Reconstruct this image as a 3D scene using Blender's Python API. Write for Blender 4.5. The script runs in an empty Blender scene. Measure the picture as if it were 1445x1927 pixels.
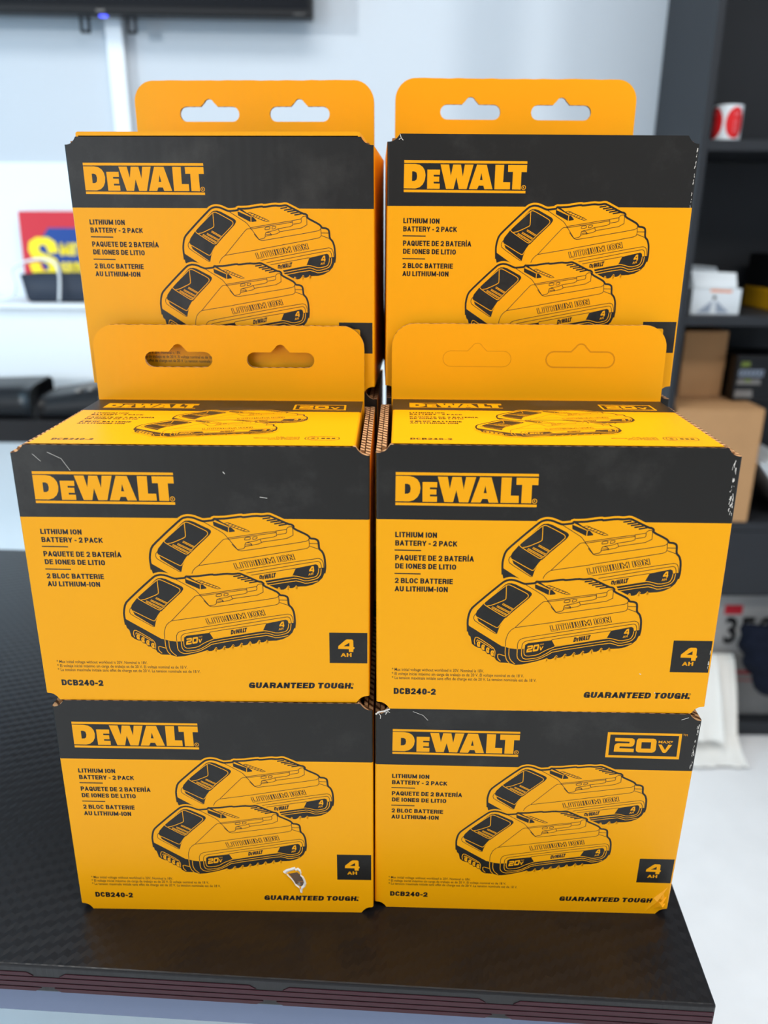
import bpy, bmesh, math, json, random
from mathutils import Vector, Matrix
from mathutils.geometry import tessellate_polygon

random.seed(7)
scene = bpy.context.scene

# ------------------------------------------------------------------ camera
F_PX, PITCH, ROLL = 1498.35, 0.3429895, 0.0060051
CAM = Vector((0.0024592, -0.3760909, 0.4192214))
cp, sp, cr, sr = math.cos(PITCH), math.sin(PITCH), math.cos(ROLL), math.sin(ROLL)
right, up, fwd = Vector((1, 0, 0)), Vector((0, sp, cp)), Vector((0, cp, -sp))
r2, u2 = right * cr + up * sr, up * cr - right * sr
cam_data = bpy.data.cameras.new('camera')
cam_data.sensor_fit = 'VERTICAL'
cam_data.sensor_height = 36.0
cam_data.sensor_width = 36.0 * 1445 / 1927
cam_data.lens = F_PX / 1927 * 36.0
cam_data.clip_start = 0.01
cam_data.dof.use_dof = True
cam_data.dof.focus_distance = 0.47
cam_data.dof.aperture_fstop = 5.6
cam = bpy.data.objects.new('camera', cam_data)
scene.collection.objects.link(cam)
m = Matrix.Identity(4)
for i in range(3):
    m[i][0], m[i][1], m[i][2], m[i][3] = r2[i], u2[i], -fwd[i], CAM[i]
cam.matrix_world = m
scene.camera = cam

# ------------------------------------------------------------------ exposure, world, lights
vs = scene.view_settings
vs.view_transform = 'Standard'
vs.look = 'None'
vs.exposure = 0.30
vs.gamma = 1.0
vs.use_curve_mapping = False
world = bpy.data.worlds.new('world')
scene.world = world
world.use_nodes = True
bgn = world.node_tree.nodes['Background']
bgn.inputs[0].default_value = (0.86, 0.92, 1.0, 1)
bgn.inputs[1].default_value = 0.36

def area(name, loc, target, sx, sy, power, color):
    l = bpy.data.lights.new(name, 'AREA')
    l.shape = 'RECTANGLE'; l.size = sx; l.size_y = sy; l.energy = power; l.color = color
    o = bpy.data.objects.new(name, l); scene.collection.objects.link(o)
    o.location = loc
    o.rotation_euler = (Vector(target) - Vector(loc)).to_track_quat('-Z', 'Y').to_euler()
    return o
# daylight through the window in the left wall, two ceiling panels, shop front behind the camera
area('window_daylight', (-2.35, 0.35, 0.65), (0, 0.35, 0.1), 1.4, 1.6, 23, (0.36, 0.72, 1.0))
area('ceiling_light_rear', (-0.2, 0.45, 1.72), (-0.2, 0.45, 0), 1.3, 0.5, 17, (1.0, 0.97, 0.93))
area('ceiling_light_front', (0.9, -0.7, 1.72), (0.9, -0.7, 0), 1.3, 0.5, 22, (1.0, 0.97, 0.93))
area('shop_front_daylight', (-1.75, -2.2, 0.45), (0, 0, 0.25), 1.6, 1.9, 26, (0.86, 0.93, 1.0))
sun = bpy.data.lights.new('sun', 'SUN')
sun.energy = 1.1; sun.angle = math.radians(1.0); sun.color = (1, 0.98, 0.94)
so = bpy.data.objects.new('sun', sun); scene.collection.objects.link(so)
so.rotation_euler = Vector((0.8, 0.6, -0.15)).to_track_quat('-Z', 'Y').to_euler()

# ------------------------------------------------------------------ materials
def lin(c):
    return tuple((v / 255 / 12.92) if v / 255 <= 0.04045 else ((v / 255 + 0.055) / 1.055) ** 2.4 for v in c) + (1,)

def mat(name, rgb, rough=0.6, spec=0.3, var=0.0, scale=40, bump=0.0, bscale=200, emit=0, metal=0):
    mt = bpy.data.materials.new(name); mt.use_nodes = True
    nt = mt.node_tree; b = nt.nodes['Principled BSDF']
    col = lin(rgb)
    b.inputs['Base Color'].default_value = col
    b.inputs['Roughness'].default_value = rough
    b.inputs['Specular IOR Level'].default_value = spec
    b.inputs['Metallic'].default_value = metal
    tc = nt.nodes.new('ShaderNodeTexCoord')
    if var:
        nz = nt.nodes.new('ShaderNodeTexNoise'); nz.inputs['Scale'].default_value = scale
        nz.inputs['Detail'].default_value = 5
        nt.links.new(tc.outputs['Object'], nz.inputs['Vector'])
        mx = nt.nodes.new('ShaderNodeMix'); mx.data_type = 'RGBA'
        mx.inputs['A'].default_value = tuple(min(1, v * (1 - var)) for v in col[:3]) + (1,)
        mx.inputs['B'].default_value = tuple(min(1, v * (1 + var)) for v in col[:3]) + (1,)
        nt.links.new(nz.outputs['Fac'], mx.inputs['Factor'])
        nt.links.new(mx.outputs['Result'], b.inputs['Base Color'])
    if bump:
        nb = nt.nodes.new('ShaderNodeTexNoise'); nb.inputs['Scale'].default_value = bscale
        nt.links.new(tc.outputs['Object'], nb.inputs['Vector'])
        bp = nt.nodes.new('ShaderNodeBump'); bp.inputs['Strength'].default_value = bump
        bp.inputs['Distance'].default_value = 0.002
        nt.links.new(nb.outputs['Fac'], bp.inputs['Height'])
        nt.links.new(bp.outputs['Normal'], b.inputs['Normal'])
    if emit:
        b.inputs['Emission Color'].default_value = col
        b.inputs['Emission Strength'].default_value = emit
    return mt

def flute_board(name, rgb, rough, spec, strength):
    """printed corrugated board: faint vertical flutes telegraph through the liner"""
    mt = mat(name, rgb, rough, spec)
    nt = mt.node_tree; b = nt.nodes['Principled BSDF']
    tc = nt.nodes.new('ShaderNodeTexCoord')
    wv = nt.nodes.new('ShaderNodeTexWave'); wv.bands_direction = 'X'
    wv.inputs['Scale'].default_value = 48; wv.inputs['Distortion'].default_value = 0.6
    wv.inputs['Detail'].default_value = 1
    nt.links.new(tc.outputs['Object'], wv.inputs['Vector'])
    nz = nt.nodes.new('ShaderNodeTexNoise'); nz.inputs['Scale'].default_value = 9
    nt.links.new(tc.outputs['Object'], nz.inputs['Vector'])
    ad = nt.nodes.new('ShaderNodeMath'); ad.operation = 'MULTIPLY_ADD'
    ad.inputs[1].default_value = 0.12
    nt.links.new(wv.outputs['Fac'], ad.inputs[0]); nt.links.new(nz.outputs['Fac'], ad.inputs[2])
    bp = nt.nodes.new('ShaderNodeBump'); bp.inputs['Strength'].default_value = strength
    bp.inputs['Distance'].default_value = 0.003
    nt.links.new(ad.outputs[0], bp.inputs['Height'])
    nt.links.new(bp.outputs['Normal'], b.inputs['Normal'])
    return mt

def kraft_edge(name):
    mt = mat(name, (176, 128, 84), 0.85, 0.1)
    nt = mt.node_tree; b = nt.nodes['Principled BSDF']
    tc = nt.nodes.new('ShaderNodeTexCoord')
    wv = nt.nodes.new('ShaderNodeTexWave'); wv.bands_direction = 'DIAGONAL'
    wv.inputs['Scale'].default_value = 110; wv.inputs['Distortion'].default_value = 2.5
    nt.links.new(tc.outputs['Object'], wv.inputs['Vector'])
    rp = nt.nodes.new('ShaderNodeValToRGB')
    rp.color_ramp.elements[0].position = 0.25; rp.color_ramp.elements[0].color = lin((84, 54, 34))
    rp.color_ramp.elements[1].position = 0.6; rp.color_ramp.elements[1].color = lin((196, 150, 106))
    nt.links.new(wv.outputs['Fac'], rp.inputs['Fac'])
    nt.links.new(rp.outputs['Color'], b.inputs['Base Color'])
    return mt

def carbon(name):
    """black laminate with an embossed diagonal twill"""
    mt = mat(name, (22, 20, 21), 0.30, 0.34)
    nt = mt.node_tree; b = nt.nodes['Principled BSDF']
    tc = nt.nodes.new('ShaderNodeTexCoord')
    sx = nt.nodes.new('ShaderNodeSeparateXYZ'); nt.links.new(tc.outputs['Object'], sx.inputs[0])
    def mth(op, a, bb=None):
        n = nt.nodes.new('ShaderNodeMath'); n.operation = op
        for i, v in enumerate((a, bb)):
            if v is None: continue
            if isinstance(v, (int, float)): n.inputs[i].default_value = v
            else: nt.links.new(v, n.inputs[i])
        return n.outputs[0]
    # zig-zag rows: a triangle wave across the row shifts it sideways
    tri = mth('PINGPONG', sx.outputs['X'], 0.0034)
    row = mth('ADD', mth('ADD', sx.outputs['Y'], mth('MULTIPLY', sx.outputs['X'], -0.42)), mth('MULTIPLY', tri, 0.9))
    saw = mth('PINGPONG', row, 0.0049)
    h = mth('MULTIPLY', saw, 1 / 0.0049)
    bp = nt.nodes.new('ShaderNodeBump'); bp.inputs['Strength'].default_value = 0.28
    bp.inputs['Distance'].default_value = 0.0006
    nt.links.new(h, bp.inputs['Height'])
    nt.links.new(bp.outputs['Normal'], b.inputs['Normal'])
    return mt

YELLOW = flute_board('carton_yellow', (243, 164, 0), 0.40, 0.24, 0.06)
BLACK = flute_board('carton_black', (27, 24, 20), 0.40, 0.36, 0.05)
def scuffs(mt, col, amount):
    nt = mt.node_tree; b = nt.nodes['Principled BSDF']
    tc = nt.nodes.new('ShaderNodeTexCoord'); oi = nt.nodes.new('ShaderNodeObjectInfo')
    ad = nt.nodes.new('ShaderNodeVectorMath'); ad.operation = 'ADD'
    nt.links.new(tc.outputs['Object'], ad.inputs[0]); nt.links.new(oi.outputs['Location'], ad.inputs[1])
    n1 = nt.nodes.new('ShaderNodeTexNoise'); n1.inputs['Scale'].default_value = 16; n1.inputs['Detail'].default_value = 9; n1.inputs['Roughness'].default_value = 0.72
    nt.links.new(ad.outputs[0], n1.inputs['Vector'])
    rp = nt.nodes.new('ShaderNodeValToRGB'); rp.color_ramp.elements[0].position = 0.5; rp.color_ramp.elements[1].position = 0.85
    rp.color_ramp.elements[0].color = (0, 0, 0, 1); rp.color_ramp.elements[1].color = (amount,) * 3 + (1,)
    nt.links.new(n1.outputs['Fac'], rp.inputs['Fac'])
    mx = nt.nodes.new('ShaderNodeMix'); mx.data_type = 'RGBA'
    mx.inputs['A'].default_value = b.inputs['Base Color'].default_value; mx.inputs['B'].default_value = lin(col)
    nt.links.new(rp.outputs['Color'], mx.inputs['Factor']); nt.links.new(mx.outputs['Result'], b.inputs['Base Color'])
scuffs(BLACK, (104, 101, 95), 0.3)
KRAFT = mat('kraft_board', (150, 104, 66), 0.9, 0.1, 0.15, 60)
EDGE = kraft_edge('kraft_corrugated_edge')
PAPER = mat('torn_paper', (225, 218, 208), 0.9, 0.1)
TEARBROWN = mat('torn_liner', (104, 82, 66), 0.95, 0.05, 0.2, 150)
CARBON = carbon('carbon_laminate')
DESKEDGE = mat('desk_edge_black', (30, 30, 38), 0.45, 0.3)
DESKRED = mat('desk_edge_red', (60, 24, 33), 0.5, 0.3)
WALL_SHADED = mat('wall_paint_shaded', (186, 194, 202), 0.7, 0.2, 0.03, 3)  # darker grey stands in for the shade on the upper wall
WALL_LIT = mat('lower_wall_lit', (220, 231, 238), 0.5, 0.3, 0.02, 4)  # paler tone stands in for the brighter light on the lower wall
FLOORM = mat('white_floor', (240, 240, 240), 0.45, 0.3, 0.06, 14)
CEILM = mat('ceiling_white', (225, 225, 225), 0.9, 0.1)
SHELFM = mat('charcoal_wood', (42, 44, 48), 0.5, 0.25, 0.08, 12)
BLACKP = mat('black_plastic', (14, 15, 18), 0.38, 0.3)
SCREEN = mat('dark_screen', (8, 11, 17), 0.3, 0.2)
WHITEP = mat('white_plastic', (222, 229, 234), 0.5, 0.3)
CARD = mat('brown_cardboard', (184, 142, 100), 0.85, 0.15, 0.08, 25)
TAPE = mat('packing_tape', (205, 165, 128), 0.35, 0.4)
RED = mat('sign_red', (196, 44, 58), 0.5, 0.3)
BLUE = mat('sign_blue', (24, 66, 140), 0.5, 0.3)
YELL = mat('sign_yellow', (250, 226, 40), 0.5, 0.3)
LABELRED = mat('label_red', (214, 24, 30), 0.5, 0.3)
PINK = mat('label_pink', (246, 150, 156), 0.5, 0.3)
GREYP = mat('grey_board', (128, 126, 124), 0.7, 0.2, 0.1, 20)
CLOTH = mat('white_cloth', (234, 231, 224), 0.9, 0.1, 0.04, 12)
NAVY = mat('navy_fabric', (20, 24, 36), 0.9, 0.1, 0.2, 60)
PLATE_SHADED = mat('plate_white_shaded', (160, 158, 156), 0.6, 0.2, 0.06, 10)  # white plate greyed to carry the shade of its compartment
GREEN = mat('label_green', (118, 134, 62), 0.6, 0.2)
PALEB = mat('label_pale', (150, 162, 180), 0.6, 0.2)
ORANGEP = mat('label_orange', (232, 150, 110), 0.6, 0.2)
LED = mat('blue_light', (80, 90, 255), 0.5, 0.2, emit=3)
STRIPM = mat('strip_grey', (112, 122, 146), 0.55, 0.25)
TRAYM = mat('slate_plastic', (42, 50, 64), 0.55, 0.3)

# ------------------------------------------------------------------ helpers
def link(name, verts, faces, mats, mi=None, parent=None, smooth=False):
    me = bpy.data.meshes.new(name)
    me.from_pydata([tuple(v) for v in verts], [], faces)
    for mm in mats: me.materials.append(mm)
    if mi:
        me.polygons.foreach_set('material_index', mi)
    if smooth:
        me.polygons.foreach_set('use_smooth', [True] * len(me.polygons))
    me.update()
    o = bpy.data.objects.new(name, me); scene.collection.objects.link(o)
    if parent is not None: o.parent = parent
    return o

def thing(name, label, cat, loc=(0, 0, 0), rotz=0.0, group=None):
    o = bpy.data.objects.new(name, None); scene.collection.objects.link(o)
    o.empty_display_size = 0.05
    o.location = loc; o.rotation_euler = (0, 0, rotz)
    return tag(o, label, cat, group)

def tag(o, label, cat, group=None):
    o['label'] = label; o['category'] = cat
    if group: o['group'] = group
    return o

def bm_to(name, bm, mats, parent=None, smooth=False):
    bmesh.ops.recalc_face_normals(bm, faces=bm.faces[:])
    me = bpy.data.meshes.new(name); bm.to_mesh(me); bm.free()
    for mm in mats: me.materials.append(mm)
    if smooth:
        me.polygons.foreach_set('use_smooth', [True] * len(me.polygons))
    o = bpy.data.objects.new(name, me); scene.collection.objects.link(o)
    if parent is not None: o.parent = parent
    return o

def add_box(bm, lo, hi, bev=0.0, seg=2, mi=0):
    g = bmesh.ops.create_cube(bm, size=1.0)
    vs_ = g['verts']
    for v in vs_:
        v.co = Vector([lo[i] + (v.co[i] + 0.5) * (hi[i] - lo[i]) for i in range(3)])
    fs = list({f for v in vs_ for f in v.link_faces})
    for f in fs: f.material_index = mi
    if bev:
        es = list({e for v in vs_ for e in v.link_edges})
        r = bmesh.ops.bevel(bm, geom=es, offset=bev, segments=seg, affect='EDGES', profile=0.5)
        for f in r['faces']: f.material_index = mi
    return fs

def box(name, lo, hi, m_, parent=None, bev=0.002, seg=2):
    bm = bmesh.new(); add_box(bm, lo, hi, bev, seg)
    return bm_to(name, bm, [m_], parent)

def structure(o):
    o['kind'] = 'structure'; return o

def tube(name, pts, rad, m_, parent=None, n=10):
    """swept round tube through points (Catmull-Rom)"""
    P = [Vector(p) for p in pts]; Q = []
    for i in range(len(P) - 1):
        p0, p1, p2, p3 = P[max(i - 1, 0)], P[i], P[i + 1], P[min(i + 2, len(P) - 1)]
        for k in range(8):
            t = k / 8
            Q.append(0.5 * ((2 * p1) + (p2 - p0) * t + (2 * p0 - 5 * p1 + 4 * p2 - p3) * t * t + (3 * p1 - p0 - 3 * p2 + p3) * t ** 3))
    Q.append(P[-1])
    V, Fc = [], []
    for i, q in enumerate(Q):
        d = (Q[min(i + 1, len(Q) - 1)] - Q[max(i - 1, 0)]).normalized()
        a = d.orthogonal().normalized() if i == 0 else (a - d * a.dot(d)).normalized()
        b = d.cross(a)
        for k in range(n):
            t = 2 * math.pi * k / n
            V.append(q + (a * math.cos(t) + b * math.sin(t)) * rad)
    for i in range(len(Q) - 1):
        for k in range(n):
            Fc.append((i * n + k, i * n + (k + 1) % n, (i + 1) * n + (k + 1) % n, (i + 1) * n + k))
    Fc.append(tuple(range(n))[::-1]); Fc.append(tuple(range((len(Q) - 1) * n, len(Q) * n)))
    return link(name, V, Fc, [m_], None, parent, True)

# ---- flat print: polygons, strokes and text collected as (verts2d, faces, material slot, layer)
class Print:
    def __init__(s): s.items = []
    def poly(s, loops, mi, layer):
        vl = [[Vector((p[0], p[1], 0)) for p in l] for l in loops]
        tris = tessellate_polygon(vl)
        flat = [tuple(p) for l in loops for p in l]
        s.items.append((flat, [tuple(t) for t in tris], mi, layer))
    def stroke(s, pts, w, mi, layer, closed=False, chaikin=1):
        p = [Vector(q) for q in pts]
        if closed and (p[0] - p[-1]).length < 1e-6: p = p[:-1]
        for _ in range(chaikin):
            n = len(p); q = []
            rng = range(n) if closed else range(n - 1)
            if not closed: q.append(p[0])
            for i in rng:
                a, b = p[i], p[(i + 1) % n]
                q += [a.lerp(b, 0.2), a.lerp(b, 0.8)]
            if not closed: q.append(p[-1])
            p = q
        n = len(p); V = []; Fc = []
        for i in range(n):
            a = p[i - 1] if (i > 0 or closed) else p[i]
            b = p[(i + 1) % n] if (i < n - 1 or closed) else p[i]
            d1 = (p[i] - a); d2 = (b - p[i])
            if d1.length < 1e-9: d1 = d2
            if d2.length < 1e-9: d2 = d1
            d1 = d1.normalized(); d2 = d2.normalized()
            t = d1 + d2
            t = t.normalized() if t.length > 1e-6 else d1
            nn = Vector((-t.y, t.x))
            k = 1 / max(0.5, abs(nn.dot(Vector((-d1.y, d1.x)))))
            V += [tuple(p[i] + nn * w / 2 * k), tuple(p[i] - nn * w / 2 * k)]
        for i in range(n if closed else n - 1):
            j = (i + 1) % n
            Fc.append((2 * i, 2 * j, 2 * j + 1, 2 * i + 1))
        s.items.append((V, Fc, mi, layer))
    def disc(s, c, r, mi, layer, n=16):
        s.poly([[(c[0] + r * math.cos(2 * math.pi * k / n), c[1] + r * math.sin(2 * math.pi * k / n)) for k in range(n)]], mi, layer)
    def text(s, txt, p, q, h, mi, layer, bold=0.0, shear=0.0, up=None):
        V, Fc, x0, x1 = glyphs(txt, bold)
        p, q = Vector(p), Vector(q)
        ex = (q - p) / (x1 - x0)
        ey = (up if up is not None else Vector((0, 1)) * h)
        s.items.append(([tuple(p + ex * (x - x0) + (ey + (q - p).normalized() * shear * h) * y) for x, y in V], Fc, mi, layer))
    def place(s, other, fn, dl=0):
        for V, Fc, mi, l in other.items:
            s.items.append(([fn(v) for v in V], Fc, mi, l + dl))

CAP = None
def raw_glyphs(txt, bold):
    cu = bpy.data.curves.new('lettering', 'FONT')
    cu.body = txt; cu.size = 1.0; cu.offset = bold; cu.resolution_u = 3
    o = bpy.data.objects.new('lettering', cu); scene.collection.objects.link(o)
    dg = bpy.context.evaluated_depsgraph_get(); dg.update()
    me = bpy.data.meshes.new_from_object(o.evaluated_get(dg))
    V = [(v.co.x, v.co.y) for v in me.vertices]; Fc = [tuple(f.vertices) for f in me.polygons]
    bpy.data.objects.remove(o); bpy.data.curves.remove(cu); bpy.data.meshes.remove(me)
    return V, Fc
def glyphs(txt, bold):
    global CAP
    if CAP is None:
        v, _ = raw_glyphs('H', 0.0); CAP = max(y for x, y in v)
    V, Fc = raw_glyphs(txt, bold)
    V = [(x / CAP, y / CAP) for x, y in V]
    return V, Fc, min(x for x, y in V), max(x for x, y in V)

# ---- heavy grotesque capitals drawn as strokes: (width, [strokes]); coordinates 0..1 on the centre lines
def _arc(a0, a1, cx=.5, cy=.5, rx=.5, ry=.5, e=2.5, n=14):
    P = []
    for k in range(n + 1):
        t = math.radians(a0 + (a1 - a0) * k / n); c, s_ = math.cos(t), math.sin(t)
        P.append((cx + rx * math.copysign(abs(c) ** (2 / e), c), cy + ry * math.copysign(abs(s_) ** (2 / e), s_)))
    return P
_S = [(.97, .76), (.9, .92), (.7, 1), (.3, 1), (.08, .92), (.02, .74), (.12, .6), (.5, .5), (.88, .4), (.98, .26), (.92, .08), (.7, 0), (.3, 0), (.1, .08), (.03, .24)]
_P = [(0, 1), (.55, 1), (.85, .95), (1, .84), (1, .6), (.85, .5), (.55, .45), (0, .45)]
STROKES = {
 'A': (.62, [[(0, 0), (.5, 1)], [(.5, 1), (1, 0)], [(.2, .28), (.8, .28)]]),
 'B': (.58, [[(0, 0), (0, 1)], [(0, 1), (.6, 1), (.9, .93), (.95, .78), (.88, .58), (.6, .53), (0, .53)], [(.6, .53), (.92, .46), (1, .26), (.92, .06), (.6, 0), (0, 0)]]),
 'C': (.58, [_arc(38, 322)]), 'D': (.58, [[(0, 0), (0, 1)], [(0, 1), (.5, 1), (.82, .93), (1, .72), (1, .28), (.82, .07), (.5, 0), (0, 0)]]),
 'E': (.50, [[(0, 0), (0, 1)], [(0, 1), (1, 1)], [(0, .52), (.92, .52)], [(0, 0), (1, 0)]]),
 'G': (.60, [_arc(38, 330), [(.55, .45), (1, .45)], [(1, .45), (1, 0)]]), 'H': (.58, [[(0, 0), (0, 1)], [(1, 0), (1, 1)], [(0, .52), (1, .52)]]),
 'I': (.22, [[(.5, 0), (.5, 1)]]), 'K': (.60, [[(0, 0), (0, 1)], [(.05, .42), (.95, 1)], [(.35, .6), (1, 0)]]), 'L': (.48, [[(0, 1), (0, 0)], [(0, 0), (1, 0)]]),
 'M': (.74, [[(0, 0), (0, 1)], [(0, 1), (.5, .1)], [(.5, .1), (1, 1)], [(1, 1), (1, 0)]]), 'N': (.58, [[(0, 0), (0, 1)], [(0, 1), (1, 0)], [(1, 0), (1, 1)]]),
 'O': (.60, [_arc(0, 360)]), 'P': (.56, [[(0, 0), (0, 1)], _P]), 'Q': (.60, [_arc(0, 360), [(.58, .3), (1, -.06)]]), 'R': (.60, [[(0, 0), (0, 1)], _P, [(.55, .45), (.9, .36), (.97, .2), (.98, 0)]]),
 'S': (.56, [_S]), 'T': (.54, [[(0, 1), (1, 1)], [(.5, 1), (.5, 0)]]), 'U': (.58, [[(0, 1)] + _arc(180, 360, .5, .4, .5, .4) + [(1, 1)]]), 'Y': (.60, [[(0, 1), (.5, .42)], [(1, 1), (.5, .42)], [(.5, .42), (.5, 0)]]),
 '2': (.54, [_arc(165, 0, .5, .7, .48, .3) + [(.93, .52), (.6, .32), (.2, .14), (.04, 0)], [(0, 0), (1, 0)]]), '4': (.56, [[(.72, 0), (.72, 1)], [(.72, 1), (0, .28)], [(0, .28), (1, .28)]]), '0': (.54, [_arc(0, 360)]),
 '-': (.30, [[(0, .38), (1, .38)]])}
def stroke_text(pr, txt, p, q, h, mi, layer, wt=.2, shear=0.0, up=None, grow=0.0):
    """set txt between p and q (baseline) with cap height h; wt is the stroke width in cap heights"""
    gap = .07; x = 0.0; runs = []
    for ch in txt:
        acc = ch == 'Í'
        c = 'I' if acc else ch
        if c == ' ': x += .24; continue
        w, st = STROKES[c]
        w += (wt - .2) * (1 if c not in 'IM' else 1.2)
        for s_ in st: runs.append((x, w, s_, c))
        if acc: runs.append((x, w, [(.3, 1.18), (.9, 1.34)], 'acute'))
        x += w + gap
    total = x - gap
    p, q = Vector(p), Vector(q); ex = (q - p) / total; ey = up if up is not None else Vector((0, h))
    eh = (q - p).normalized() * shear * h
    fn = lambda v: tuple(p + ex * v[0] + (ey + eh) * v[1])
    sub = Print()
    for x0, w, s_, c in runs:
        P = [Vector((x0 + wt / 2 + a * (w - wt), wt / 2 + b * (1 - wt))) for a, b in s_]
        closed = (P[0] - P[-1]).length < 1e-6
        wd = wt * (.62 if c == 'acute' else 1.0)
        if not closed:
            for e, f in ((0, 1), (-1, -2)):
                d = (P[e] - P[f]).normalized()
                ext = wt / 2 * (1.0 if max(abs(d.x), abs(d.y)) > .95 else .85)
                P[e] = P[e] + d * ext
        sub.stroke([tuple(v) for v in P], wd + grow, mi, layer, closed, 0)
    # clip to the cap box so slanted ends finish on the lines
    for V, Fc, m_, l in sub.items:
        V = [(vx, max(-grow / 2 if vy > -.05 else vy, min(1 + grow / 2, vy)) if vy < 1.05 else (1 + grow / 2 if vy < 1.1 else vy)) for vx, vy in V]
        pr.items.append(([fn(v) for v in V], Fc, m_, l))

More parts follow.
